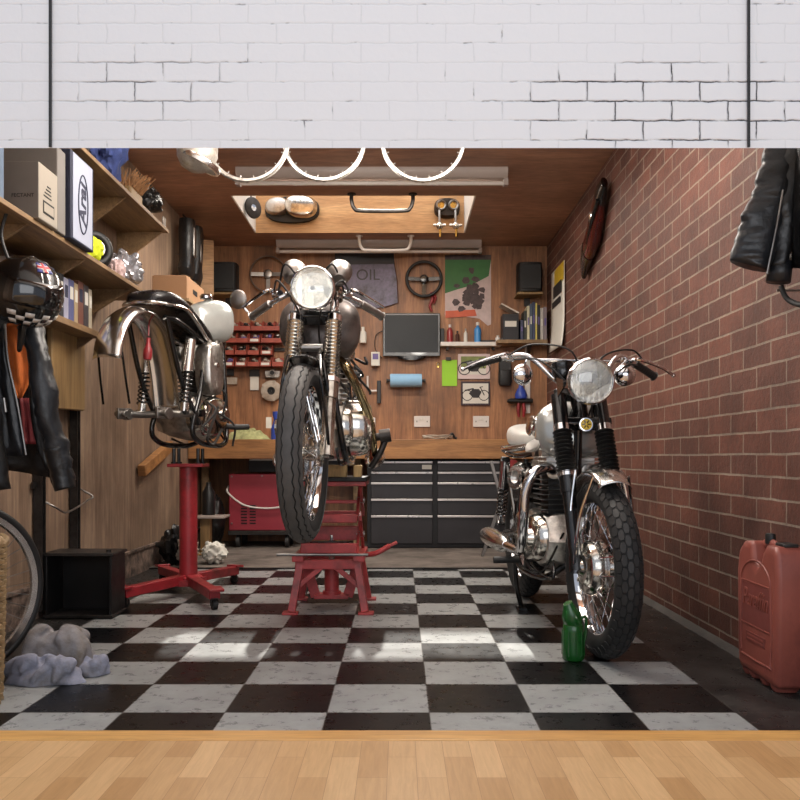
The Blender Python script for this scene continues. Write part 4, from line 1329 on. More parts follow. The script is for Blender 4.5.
# ------------------------------------------------------------------ green jug, jerry can
t = thing('oil_jug', 'green plastic oil jug standing on the floor by the front tyre', 'jug', (.640, 3.06, 0), RD(20))
mb = MB().lathe([(0, .0), (.034, .0), (.040, .006), (.0405, .03), (.039, .11), (.037, .128), (.033, .134)], 28)
for i in range(10):
    a = i * PI / 5
    mb.tube([(.040 * math.cos(a), .040 * math.sin(a), .02), (.0388 * math.cos(a), .0388 * math.sin(a), .11)], .0028, 6, 1)
mb.build('body', M['green'], t, ang=60)
rings = []
for x, z, r, tl in ((0, .132, .034, 0), (-.004, .15, .036, .1), (-.010, .172, .034, .3), (-.018, .195, .024, .45), (-.024, .212, .018, .5)):
    u = V((math.cos(tl), 0, math.sin(tl)))
    rings.append(ring((x, 0, z), u, (0, 1, 0), r, r, 24))
MB().loft(rings).build('spout', M['green'], t, ang=60)
MB().tube([(.030, 0, .15), (.052, 0, .155), (.056, 0, .12), (.050, 0, .075), (.040, 0, .06)], .006, 8).build('handle', M['green'], t)

def text_mesh(name, txt, size, m, parent, mat4, depth=.002, shear=0, align='CENTER', bold=0):
    cu = bpy.data.curves.new(name, 'FONT')
    cu.body = txt
    cu.size = size
    cu.extrude = depth
    cu.shear = shear
    cu.offset = bold
    cu.align_x = align
    cu.align_y = 'CENTER'
    tmp = bpy.data.objects.new('tmp', cu)
    COL.objects.link(tmp)
    dg = bpy.context.evaluated_depsgraph_get()
    me = bpy.data.meshes.new_from_object(tmp.evaluated_get(dg))
    bpy.data.objects.remove(tmp)
    bpy.data.curves.remove(cu)
    me.name = name
    me.materials.clear()
    me.materials.append(m)
    o = bpy.data.objects.new(name, me)
    COL.objects.link(o)
    o.parent = parent
    o.matrix_local = mat4
    return o
def fr(loc, x, y):
    """frame with local x, y directions at loc (text lies in it)"""
    x, y = V(x).normalized(), V(y).normalized()
    z = x.cross(y)
    m = Matrix((x, y, z)).transposed().to_4x4()
    m.translation = V(loc)
    return m

def jerry_can():
    # local: x thickness (broad face at -x), y length (away from us), z up
    root = thing('jerry_can', 'faded red plastic jerry can standing against the brick wall', 'jerry can', (1.232, 2.75, 0), RD(-1))
    root.scale = (.62, .80, 1)
    prof = [(-.20, .035), (-.185, .02), (.17, .02), (.19, .04), (.20, .10), (.205, .36), (.185, .43), (.135, .462), (.06, .468), (.045, .455), (.03, .40), (.0, .385), (-.035, .40), (-.06, .44), (-.09, .465), (-.17, .465), (-.195, .44), (-.205, .36)]
    mb = MB().prism(prof, -.082, .082, 'x')
    body = mb.build('body', M['can'], root, bev=.026, seg=4, ang=60)
    for y in (-.13, -.03, .08, .15):
        MB().loft([ring((-.0, y, z), (1, 0, 0), (0, 1, 0), .07 * k, .028 * k, 16, 3) for z, k in ((.002, .85), (.014, 1), (.06, 1.1))]).build('foot', M['can'], root)
    MB().tube([(0, .065, .45), (0, .03, .462), (0, -.02, .462), (0, -.075, .45)], .017, 12, 5).build('handle', M['can'], root)
    c = MB().lathe([(.026, 0), (.026, .028), (.022, .034), (0, .035)], 20, (0, .005, .462)).build('spout_cap', M['black_satin'], root)
    MB().box((.01, -.13, .468), (.075, .085, .012)).build('filler_plate', M['black_satin'], root, bev=.004)
    xf = -.0835
    pts = []
    for i in range(13):
        a = PI * i / 12
        pts.append((xf, .145 * math.cos(a) , .335 + .07 * math.sin(a)))
    pts = [(xf, .145, .09), (xf, .155, .20)] + pts + [(xf, -.155, .20), (xf, -.145, .09), (xf, -.13, .075), (xf, .13, .075)]
    MB().tube(pts, .0045, 6, 2, closed=True).build('panel_bead', M['can'], root)
    MB().tube([(xf, -.142, .33), (xf, .142, .33), (xf, .146, .185), (xf, -.146, .185)], .0035, 6, 1, closed=True).build('label_bead', M['can'], root)
    MB().box((xf + .001, 0, .257), (.003, .28, .135)).build('label_panel', M['can_dark'], root)
    text_mesh('lettering', 'Paraffin', .085, M['can'], root, fr((xf - .002, 0, .275), (0, -1, 0), (0, 0, 1)), .003, .25)
    MB().box((xf, 0, .145), (.004, .19, .032)).build('label_plate', M['can_dark'], root)
    for z in (.151, .138):
        MB().box((xf - .002, 0, z), (.003, .16, .005)).build('small_print', M['can'], root)
jerry_can()

# ------------------------------------------------------------------ floor things at the left
def crate():
    root = thing('steel_crate', 'dark open-fronted steel crate on the floor at the foot of the panelled wall', 'crate', (-1.488, 3.92, 0))
    w_, d_, h_ = .31, .20, .305
    D = M['oil_black']
    MB().box((0, 0, h_ - .006), (w_ + .02, d_, .014)).build('top_panel', M['steel_dark'], root, bev=.002)
    MB().box((0, 0, .012), (w_ + .01, d_, .014)).build('bottom_panel', M['steel_dark'], root, bev=.002)
    for s_ in (-1, 1):
        MB().box((s_ * (w_ / 2 - .006), 0, h_ / 2), (.012, d_ - .01, h_ - .03)).build('side_panel', D, root, bev=.002)
    MB().box((0, d_ / 2 - .012, h_ / 2), (w_ - .03, .012, h_ - .03)).build('back_panel', D, root)
    MB().cyl((.13, -.06, h_), (.13, -.06, h_ + .014), .012, n=12).build('bolt', M['steel_dark'], root)
crate()

def basket():
    root = thing('wicker_basket', 'tall woven wicker basket at the very edge of the photo', 'basket', (-1.378, 2.455, 0))
    R0, R1, H = .168, .18, .50
    mb = MB()
    rows, n = 30, 44
    for k in range(rows):
        z = .014 + (H - .03) * k / (rows - 1)
        r = R0 + (R1 - R0) * k / (rows - 1)
        pts = []
        for i in range(n):
            a = 2 * PI * i / n
            q = .009 * (1 if (i + k) % 2 else -1)
            pts.append(((r + q) * math.cos(a), (r + q) * math.sin(a), z))
        mb.tube(pts, .0088, 5, 2, closed=True)
    mb.build('weave', M['wicker'], root, ang=70)
    mb = MB()
    for i in range(22):
        a = 2 * PI * (i + .25) / 22
        mb.cyl((R0 * math.cos(a), R0 * math.sin(a), .005), (R1 * math.cos(a), R1 * math.sin(a), H - .01), .006, n=6)
    mb.build('stakes', M['wicker'], root)
    pts = []
    for i in range(80):
        a = 2 * PI * i / 80
        pts.append(((R1 + .008 * math.cos(a * 12)) * math.cos(a), (R1 + .008 * math.cos(a * 12)) * math.sin(a), H - .005 + .008 * math.sin(a * 12)))
    MB().tube(pts, .013, 8, 1, closed=True).build('rim', M['wicker'], root)
    MB().cyl((0, 0, .004), (0, 0, .016), R0, n=32).build('base', M['wicker'], root)
basket()

def bicycle_wheel():
    root = thing('bicycle_wheel', 'bicycle wheel leaning in the corner behind the wicker basket', 'wheel', (-1.46, 2.75, .302), math.atan2(.833, .553))
    mb = MB().lathe([(.286 + .014 * math.cos(a), .014 * math.sin(a)) for a in [2 * PI * i / 10 for i in range(10)]], 64, axis=(0, 1, 0), ring=True)
    mb.build('tyre', M['black_satin'], root)
    MB().lathe([(.274, -.010), (.276, -.006), (.262, -.003), (.262, .003), (.276, .006), (.274, .010), (.254, .008), (.250, 0), (.254, -.008)], 64, axis=(0, 1, 0), ring=True).build('rim', M['chrome_worn'], root)
    mb = MB()
    for i in range(36):
        t_ = 2 * PI * i / 36
        tw = .5 if (i // 2) % 2 else -.5
        sd = 1 if i % 2 else -1
        mb.cyl((.02 * math.cos(t_ + tw), sd * .03, .02 * math.sin(t_ + tw)), (.254 * math.cos(t_), 0, .254 * math.sin(t_)), .0014, n=5)
    mb.build('spokes', M['steel'], root)
    MB().cyl((0, -.045, 0), (0, .045, 0), .012, n=16).lathe([(.024, -.034), (.024, -.028)], 20, axis=(0, 1, 0)).lathe([(.024, .028), (.024, .034)], 20, axis=(0, 1, 0)).build('hub', M['steel'], root)
bicycle_wheel()

def cloth_heap(name, m, loc, rx, ry, h, seed, lab, cat, rot=0, fold=9.0, grp=None, par=None):
    """heap of crumpled cloth: rounded mound with ridged folds and an uneven hem"""
    G = []
    N, K = 56, 18
    for k in range(K + 1):
        f = k / K
        row = []
        for i in range(N + 1):
            a = 2 * PI * i / N
            e = V((math.cos(a), math.sin(a), 0))
            edge = 1 + .28 * nz(e * 1.4, 1, seed)
            p = V((rx * e.x * f * edge, ry * e.y * f * edge, 0))
            q = V((p.x / rx, p.y / ry, 0))
            q2 = q + V((.35 * nz(q, 2.2, seed), .35 * nz(q, 2.2, seed + 5), 0))
            rid = abs(nz(q2, 2.0, seed + 3)) * 2
            rid2 = abs(nz(V((q2.x * .6 + q2.y * .5, q2.y * 1.5 - q2.x, 0)), 3.6, seed + 9)) * 2
            z = h * (1 - f ** 3) * (.55 + .30 * min(1, rid) + .17 * min(1, rid2))
            z = max(.006 + .004 * (1 - f), z)
            if k == K:
                z = .002
            row.append(p + V((0, 0, z)))
        G.append(row)
    o = MB().grid(G).build(name, m, par, ang=180, loc=loc, rot=(0, 0, rot), sub=1)
    if lab:
        tag(o, lab, cat, grp)
    return o
def cloth_pile(name, m, loc, rx, ry, h, seed, par, folds=9):
    rnd = random.Random(seed)
    mb = MB()
    mb.ball((0, 0, 0), (rx, ry, h * .72), 28, fn=lambda d: 1 + .22 * nz(d, 1.8, seed))
    for i in range(folds):
        a = rnd.uniform(0, 2 * PI)
        f0, f1 = rnd.uniform(.1, .5), rnd.uniform(.85, 1.2)
        tw = rnd.uniform(-.9, .9)
        pts = []
        for q in range(4):
            f = f0 + (f1 - f0) * q / 3
            b_ = a + tw * (q / 3) + rnd.uniform(-.15, .15)
            z = h * .70 * math.sqrt(max(0, 1 - min(1, f) ** 2)) + .012 + rnd.uniform(-.006, .012)
            pts.append((rx * f * math.cos(b_), ry * f * math.sin(b_), z))
        w_ = rnd.uniform(.016, .030)
        mb.tube(pts, [w_ * .8, w_, w_ * .9, w_ * .35], 10, 6)
    mb.v = [V((p.x + .010 * nz(p, 14, seed), p.y + .010 * nz(p, 14, seed + 4), max(0.0, p.z))) for p in mb.v]
    o = mb.build(name, m, par, loc=loc, ang=180)
    rm = o.modifiers.new('remesh', 'REMESH')
    rm.mode = 'VOXEL'
    rm.voxel_size = .0065
    rm.use_smooth_shade = True
    sm = o.modifiers.new('smooth', 'SMOOTH')
    sm.factor, sm.iterations = .5, 3
    return o
t = thing('rag_pile', 'crumpled heap of grey and bluish rags on the black and white tiles', 'rags', (-1.165, 2.825, 0))
cloth_pile('rag', M['rag'], (-.02, .055, .002), .125, .085, .20, 2, t, 13)
cloth_pile('rag', M['rag_blue'], (-.015, -.065, .001), .135, .062, .085, 7, t, 10)
cloth_pile('rag', M['rag_blue'], (.09, .03, .001), .075, .04, .045, 5, t, 6)
# ------------------------------------------------------------------ left wall: shelves and what stands on them
def wall_shelf(lab, z, y0, y1, xs, brackets, m, bh=.20, th=.02):
    root = thing('wall_shelf', lab, 'shelf', (XL, y0, z))
    d = xs - XL
    MB().box2((0, 0, -th), (d, y1 - y0, 0)).build('board', m, root, bev=.002)
    for y in brackets:
        MB().prism([(0, -th), (d - .03, -th), (0, -th - bh)], y - y0 - .009, y - y0 + .009, 'y').build('bracket', m, root)
    return root
wall_shelf('highest long pine shelf on the panelled wall, close under the ceiling', 2.115, 2.5, 4.98, -1.39, (2.9, 3.6, 4.29, 4.95), M['shelf'], .21)
wall_shelf('middle long pine shelf on the panelled wall, carrying the cartons', 1.657, 2.5, 4.70, -1.39, (3.16, 3.73, 4.38), M['shelf'], .17)
wall_shelf('lowest short pine shelf on the panelled wall, holding a row of magazines', 1.375, 3.3, 4.16, -1.50, (4.13,), M['shelf'], .12, .03)
wall_shelf('small shelf on the panelled wall behind the half-stripped motorcycle, carrying a cardboard box', 1.73, 5.1, 5.8, -1.30, (5.4,), M['shelf'], .2)

def carton(name, lab, c0, c1, m, lid=None, cat='box'):
    a, b_ = V(c0), V(c1)
    root = thing(name, lab, cat, ((a.x + b_.x) / 2, (a.y + b_.y) / 2, a.z))
    w_, d_, h_ = b_.x - a.x, b_.y - a.y, b_.z - a.z
    MB().box((0, 0, h_ / 2), (w_, d_, h_)).build('carton', m, root, bev=.004)
    if lid:
        MB().box((0, 0, h_ + .001), (w_ * .98, d_ * .16, .002)).build('tape', lid, root)
    return root, w_, d_, h_
z2 = 1.6575
r, w_, d_, h_ = carton('disinfectant_carton', 'printed carton with a pale side on the middle shelf left of the tall logo box', (-1.66, 3.14, z2), (-1.37, 3.315, z2 + .215), M['card_pale'])
MB().box((0, -d_ / 2 - .0006, h_ / 2), (w_ * .99, .001, h_ * .98)).build('grey_face', M['card_grey'], r)
text_mesh('lettering', 'FECTANT', .020, M['ink_black'], r, fr((.085, -d_ / 2 - .002, .085), (1, 0, 0), (0, 0, 1)), .0004)
MB().box((w_ / 2 + .001, .0, .055), (.001, .10, .05)).build('print_block', M['ink_black'], r)
MB().box((w_ / 2 + .0018, .0, .055), (.001, .088, .034)).build('print_window', M['card_pale'], r)
for i in range(4):
    MB().box((w_ / 2 + .001, -.01 + .004 * i, .10 + .014 * i), (.001, .07 - .012 * i, .005)).build('print_line', M['ink_black'], r)
r, *_ = carton('grey_carton', 'tall plain grey carton squeezed between the printed carton and the tall logo box', (-1.66, 3.325, z2), (-1.375, 3.405, z2 + .34), M['card_grey'], M['card_pale'])
r, *_ = carton('blue_carton', 'blue-grey carton at the near end of the middle shelf', (-1.66, 2.78, z2), (-1.41, 2.95, z2 + .25), mat('blue_carton', (98, 116, 138), .8, var=.1), M['card_pale'])
r, w_, d_, h_ = carton('helmet_box', 'tall white and navy box with an oval logo on the middle shelf', (-1.665, 3.425, z2), (-1.362, 3.68, z2 + .37), M['card_navy'])
MB().box((w_ / 2 + .001, .0, h_ / 2), (.002, d_ * .84, h_ * .96)).build('white_panel', M['card_white'], r)
pts = [V((w_ / 2 + .003, .052 * math.cos(2 * PI * i / 32), h_ * .47 + .125 * math.sin(2 * PI * i / 32))) for i in range(32)]
MB().tube(pts, .0032, 6, 1, closed=True).build('logo_oval', M['ink_navy'], r)
text_mesh('logo_lettering', 'Arai', .105, M['ink_navy'], r, fr((w_ / 2 + .0025, 0, h_ * .47), (0, 0, 1), (0, -1, 0)), .0005, .2, bold=.003)

def crumple(name, m, c, r, seed, lab=None, cat=None, amp=.35, par=None, n=44):
    def fn(d):
        return 1 + amp * (abs(nz(d, 2.1, seed)) * 1.3 - .3) + amp * .45 * abs(nz(d, 5, seed)) + amp * .2 * nz(d, 11, seed)
    o = MB().ball((0, 0, r[2] if isinstance(r, tuple) else r), r, n, fn=fn).build(name, m, par, ang=50, loc=c)
    # settle on its base
    lo = min(v.co.z for v in o.data.vertices)
    for v in o.data.vertices:
        v.co.z = max(0.0, v.co.z - lo - .012)
    if lab:
        tag(o, lab, cat)
    return o
crumple('hi_vis_vest', M['hivis'], (-1.44, 3.83, z2 + .001), (.06, .07, .06), 1.0, 'crumpled fluorescent yellow vest on the middle shelf beside the tall logo box', 'vest')
t = thing('hose_coil', 'black coiled hose on the middle shelf behind the yellow vest', 'hose', (-1.52, 4.08, z2 + .001))
for i, (rr, zz) in enumerate(((.085, .11), (.08, .11), (.07, .11))):
    MB().lathe([(rr + .022 * math.cos(a), (i - 1) * .042 + .022 * math.sin(a)) for a in [2 * PI * q / 12 for q in range(12)]], 32, (0, 0, .107), (.6, -.8, 0), True).build('loop', M['black_satin'], t)
MB().lathe([(.03, -.07), (.045, -.07), (.045, -.06), (.03, -.06)], 24, (0, 0, .107), (-.6, .8, 0)).build('hose_fitting', M['steel'], t)
crumple('film_bag', M['pink_film'], (-1.45, 4.225, z2 + .001), (.045, .045, .05), 4.0, 'pinkish crumpled wrapping on the middle shelf between the vest and the clear bag', 'wrapping')
crumple('clear_bag', M['foil'], (-1.47, 4.43, z2 + .001), (.085, .11, .085), 6.0, 'crumpled clear plastic bag at the far end of the middle shelf', 'bag', .5)
# top shelf
z1 = 2.1155
crumple('dark_cloth', M['leather_worn'], (-1.47, 3.70, z1), (.09, .16, .18), 8.0, 'dark grey bundled cloth on the highest shelf, nearest bundle', 'cloth', .4)
crumple('denim_bundle', M['denim'], (-1.46, 4.10, z1), (.10, .17, .20), 9.5, 'blue patterned cloth bundle on the highest shelf', 'cloth', .4)
t = thing('hand_brush', 'straw-bristled brush lying on the highest shelf beyond the blue bundle', 'brush', (-1.45, 4.44, z1))
random.seed(11)
mb = MB()
for i in range(90):
    a = V((random.uniform(-.03, .05), random.uniform(-.09, .09), .06))
    mb.cyl(a, a + V((random.uniform(-.02, .09), random.uniform(-.04, .04), random.uniform(.05, .10))), .003, .0015, 4)
mb.build('bristles', M['straw'], t)
MB().box((.0, 0, .03), (.08, .2, .06)).build('brush_back', M['bat'], t, bev=.01)
crumple('leather_gloves', M['leather'], (-1.45, 4.70, z1), (.08, .12, .08), 13.0, 'pair of dark leather gloves bundled near the far end of the highest shelf', 'gloves', .5)
t = thing('metal_bracket', 'small bent metal bracket on the far tip of the highest shelf', 'bracket', (-1.43, 4.90, z1))
MB().box((0, 0, .004), (.06, .12, .006)).box((.028, .02, .03), (.005, .06, .055)).build('plate', M['steel'], t, bev=.001)

# magazines on the lowest shelf
random.seed(21)
cols = [(186, 180, 178), (120, 112, 120), (180, 176, 176), (90, 96, 128), (40, 40, 44), (36, 36, 42), (150, 150, 170), (84, 88, 130), (160, 140, 110), (110, 70, 60), (60, 56, 60), (170, 160, 140)]
nm = ['white', 'mauve-grey', 'pale grey', 'slate-blue', 'black', 'blue-black', 'lilac-grey', 'indigo', 'tan', 'brown-red', 'charcoal', 'cream']
y = 3.42
for i, (c, n_) in enumerate(zip(cols, nm)):
    th = random.uniform(.040, .066)
    hh = random.uniform(.185, .215)
    r = thing('magazine', f'{n_} spined magazine or book in the row on the lowest wall shelf', 'book', (-1.600, y + th / 2, 1.3755), 0, 'books on the lowest wall shelf')
    cm = mat('cover_' + n_.replace('-', '_'), c, .5, var=.12, scale=18)
    MB().box((0, 0, hh / 2), (.17, th * .94, hh)).build('cover', cm, r, bev=.002)
    MB().box((.0855, 0, hh * .68), (.001, th * .6, hh * .3)).build('spine_label', M['paper'] if i % 3 else M['ink_navy'], r)
    y += th + .002
for i in range(0):
    tag(MB().lathe([(.03, 0), (.03, .09), (.027, .095), (0, .095)], 20).build('tin', M['steel_dark'], loc=(-1.50 + .02 * i, y + .04 + .07 * i, 1.3055)), ['dark tin on the lowest shelf right after the last book', 'dark tin at the far end of the lowest shelf'][i], 'tin')

# cardboard box behind the stripped bike
r, w_, d_, h_ = carton('cardboard_box', 'brown cardboard box on the small shelf behind the half-stripped motorcycle', (-1.557, 5.2, 1.7305), (-1.338, 5.65, 1.89), M['card'], M['card_pale'])
MB().box((.0, -.16, h_ + .006), (.20, .12, .004), Matrix.Rotation(.08, 3, 'X')).build('flap', M['card'], r)
MB().box((w_ / 2 + .001, -.02, h_ * .55), (.002, .11, .03)).build('hand_hole', M['ink_black'], r)

# hanging black gear and a pale board at the far end
t = thing('hanging_gear', 'black glossy riding boots hung on the panelled wall beyond the highest shelf', 'boots', (-1.60, 6.25, 2.08))
for k in (0, 1):
    o = MB().loft([ring((.02 + .01 * k, -.11 + .2 * k + s_, z), (1, 0, 0), (0, 1, 0), rx, ry, 18, 2.4) for z, rx, ry, s_ in ((0, .045, .09, -.02), (.05, .055, .12, -.02), (.11, .05, .09, .0), (.22, .055, .075, .01), (.36, .06, .08, .01), (.43, .055, .07, .01))]).build('boot', M['leather'], t)
    MB().box((.075, -.11 + .2 * k, .26), (.02, .06, .22)).build('shin_plate', M['steel'], o, bev=.009)
MB().tube([(-.04, 0, .50), (.02, -.1, .43), (.02, .1, .43), (-.04, 0, .50)], .006, 6).build('hanging_loop', M['black_satin'], t)
tag(MB().box((0, 0, .23), (.11, .02, .46)).build('pale_board', M['ply_warm'], bev=.002, loc=(-1.62, 6.95, 2.11), rot=(0, 0, .35)), 'narrow pale board fixed in the far corner of the panelled wall', 'board')

# posts, wire and willow board on the left wall
for yy, lab in ((3.82, 'dark steel post on the panelled wall, nearer one left of the willow board'), (4.235, 'dark steel post on the panelled wall, farther one behind the willow board')):
    r = thing('wall_post', lab, 'post', (XL + .028, yy, 0))
    MB().box((0, -.018, .66), (.04, .006, 1.24)).box((0, .018, .66), (.04, .006, 1.24)).box((-.017, 0, .66), (.006, .036, 1.24)).build('channel', M['steel_dark'], r)
    for z in (.1, .62, 1.2):
        MB().box((-.012, 0, z), (.012, .10, .03)).build('wall_clip', M['steel_dark'], r)
tag(MB().tube([(0, 0, 0), (.05, .02, -.03), (.055, .12, -.06), (.05, .28, -.045), (.045, .42, -.02), (.06, .46, .0), (.02, .44, .03), (0, .42, .05)], .005, 8).build('wire', M['steel'], loc=(-1.655, 3.84, .545)), 'loose grey wire looped between the two dark wall posts', 'wire')
tag(MB().prism([(-.20, 0), (.19, .01), (.20, .03), (.20, .36), (.18, .38), (-.18, .385), (-.20, .37)], -.014, .014, 'x').build('willow_board', M['bat'], bev=.006, loc=(-1.622, 4.03, .975)), 'worn pale wooden board hung on the panelled wall under the magazines', 'board')
tag(MB().bar((-1.655, 5.3, .66), (-1.655, 5.95, .83), .05, .07).build('timber_brace', M['bench'], bev=.003), 'slanting timber brace on the panelled wall behind the red post stand', 'brace')

# ------------------------------------------------------------------ helmet
def helmet():
    root = thing('helmet', 'glossy black motorcycle helmet hanging under the middle shelf above the leather jacket', 'helmet', (-1.358, 3.0, 1.342))
    root.scale = (1.08, 1.08, 1.08)
    rot = Matrix.Rotation(RD(-38), 3, 'Z') @ Matrix.Rotation(RD(18), 3, 'Y')   # face turned to the room
    R3 = (.135, .115, .125)
    def P(az, el, k=1.0):
        d = V((math.cos(el) * math.cos(az), math.cos(el) * math.sin(az), math.sin(el)))
        sh = 1.0
        if d.z < -.55:
            sh = 1 - (abs(d.z) - .55) * .35
        return rot @ V((d.x * R3[0] * sh * k, d.y * R3[1] * sh * k, d.z * R3[2] * k))
    G = []
    for i in range(25):
        el = RD(90 - (90 + 52) * i / 24)
        G.append([P(2 * PI * j / 48, el) for j in range(49)])
    MB().grid(G).build('shell', M['black'], root, solid=.006, ang=180)
    def patch(name, a0, a1, e0, e1, k, m, nx=8, ny=6, par=root):
        return MB().grid([[P(RD(a0 + (a1 - a0) * j / nx), RD(e0 + (e1 - e0) * i / ny), k) for j in range(nx + 1)] for i in range(ny + 1)]).build(name, m, par, solid=.001, ang=180)
    v = patch('visor', -62, 62, -12, 26, 1.025, mat('dark_visor', (10, 10, 12), .06, 0, .05, Coat_Weight=1))
    # chequered chin band
    for i in range(3):
        for j in range(7):
            if (i + j) % 2 == 0:
                patch('chequer', -56 + j * 15, -56 + (j + 1) * 15, -22 - i * 8, -30 - i * 8, 1.012, M['white_plastic'], 2, 2)
    # union flag sticker near the crown
    a0, a1, e0, e1 = -14, 26, 64, 44
    f_ = patch('flag_sticker', a0, a1, e0, e1, 1.012, M['flag_blue'])
    am, em = (a0 + a1) / 2, (e0 + e1) / 2
    patch('flag_bar', am - 7, am + 7, e0, e1, 1.018, M['white_plastic'], par=f_)
    patch('flag_bar', a0, a1, em - 4, em + 4, 1.018, M['white_plastic'], par=f_)
    patch('flag_cross', am - 4, am + 4, e0, e1, 1.024, M['flag_red'], par=f_)
    patch('flag_cross', a0, a1, em - 2.2, em + 2.2, 1.024, M['flag_red'], par=f_)
    MB().tube([P(RD(150), RD(-48)), V((-.02, .0, -.19)), P(RD(-20), RD(-48))], .007, 8).build('chin_strap', M['black_satin'], root)
    MB().tube([V((-.06, .02, .10)), V((-.09, .02, .20)), V((-.07, .02, .285))], .006, 8).build('hanging_strap', M['black_satin'], root)
helmet()

# ------------------------------------------------------------------ jackets
def sheet(rows, nx=16, seed=0.0, amp=.012, ky=3, dense=5):
    """cloth from rows of (left point, right point); vertical folds by noise"""
    L = catmull([r_[0] for r_ in rows], dense)
    Rr = catmull([r_[1] for r_ in rows], dense)
    G = []
    for k, (a, b_) in enumerate(zip(L, Rr)):
        row = []
        for i in range(nx + 1):
            t_ = i / nx
            p = a.lerp(b_, t_)
            f = nz(V((t_ * ky, k * .09, seed)), 1.3, seed) + .4 * nz(V((t_ * ky * 2.4, k * .25, seed)), 1.6, seed + 4)
            row.append(p + V((0, amp * f * 1.6, amp * .25 * f)))
        G.append(row)
    return G
def sleeve(pts, rs, seed, amp=.007, n=22, k=8, flat=None):
    mb = MB().tube(pts, rs, n, k, flat=flat)
    out = []
    for v in mb.v:
        d = nz(v, 9, seed) * amp + nz(V((v.x * 2, v.y * 2, v.z * 9)), 5, seed + 2) * amp * .9
        out.append(v + V((d, d * .6, 0)))
    mb.v = out
    return mb
def left_jacket():
    O = V((-1.42, 3.2, .62))
    root = thing('leather_jacket', 'black leather jacket with orange lining hanging open by the panelled wall', 'jacket', O)
    A = lambda px, py, Y: at(px, py, Y) - O
    MB().grid(sheet([(A(-30, 322, 3.28), A(36, 322, 3.28)), (A(-34, 380, 3.30), A(46, 380, 3.30)), (A(-36, 430, 3.30), A(52, 430, 3.30)), (A(-36, 462, 3.30), A(52, 478, 3.30))], 18, 2, .014)).build('back_panel', M['leather'], root, solid=.006, ang=180)
    MB().grid(sheet([(A(0, 324, 3.20), A(26, 322, 3.22)), (A(2, 345, 3.20), A(31, 345, 3.23)), (A(8, 375, 3.20), A(30, 378, 3.23)), (A(17, 398, 3.21), A(22, 400, 3.23))], 10, 5, .012)).build('lining', M['lining'], root, solid=.003, ang=180)
    MB().grid(sheet([(A(20, 398, 3.20), A(32, 398, 3.22)), (A(22, 425, 3.20), A(38, 425, 3.22)), (A(25, 444, 3.20), A(38, 444, 3.22))], 10, 6, .008)).build('lining_hem', M['lining_red'], root, solid=.003, ang=180)
    p = MB().grid(sheet([(A(-26, 318, 3.12), A(5, 322, 3.16)), (A(-28, 360, 3.10), A(8, 360, 3.14)), (A(-28, 400, 3.10), A(17, 402, 3.14)), (A(-28, 456, 3.10), A(26, 456, 3.14))], 16, 8, .016)).build('front_panel', M['leather_worn'], root, solid=.006, ang=180)
    MB().tube([A(5, 324, 3.145), A(8, 360, 3.125), A(17, 402, 3.125), A(26, 455, 3.125)], .004, 6).build('zip', M['steel'], p)
    MB().tube([A(4, 398, 3.085), A(6, 412, 3.085)], .006, 8).build('pocket_zip', M['steel'], p)
    MB().grid(sheet([(A(28, 330, 3.20), A(38, 334, 3.18)), (A(30, 370, 3.19), A(44, 372, 3.16)), (A(33, 420, 3.18), A(50, 420, 3.16)), (A(40, 455, 3.18), A(54, 486, 3.18))], 8, 9, .010)).build('far_front_panel', M['leather'], root, solid=.006, ang=180)
    sl = sleeve([A(30, 328, 3.14), A(38, 360, 3.10), A(47, 405, 3.10), A(56, 448, 3.12), A(64, 482, 3.14)], [.040, .046, .044, .038, .036], 3, .012).build('sleeve', M['leather_worn'], root, ang=180)
    sleeve([A(55, 446, 3.12), A(61, 470, 3.135), A(66, 489, 3.14)], [.041, .042, .040], 5, .004).build('cuff', M['leather'], sl, ang=180)
    sleeve([A(-18, 330, 3.06), A(-14, 380, 3.03), A(-8, 430, 3.02), A(0, 490, 3.02)], [.045, .045, .040, .033], 7).build('sleeve', M['leather'], root, ang=180)
    sleeve([A(-6, 330, 3.14), A(8, 312, 3.18), A(22, 314, 3.2), A(34, 332, 3.18)], [.022, .026, .026, .022], 9, .003).build('collar', M['leather'], root, ang=180)
    MB().tube([A(12, 314, 3.2), A(6, 300, 3.26), A(0, 290, 3.34)], .004, 6).build('hanging_loop', M['steel'], root)
left_jacket()
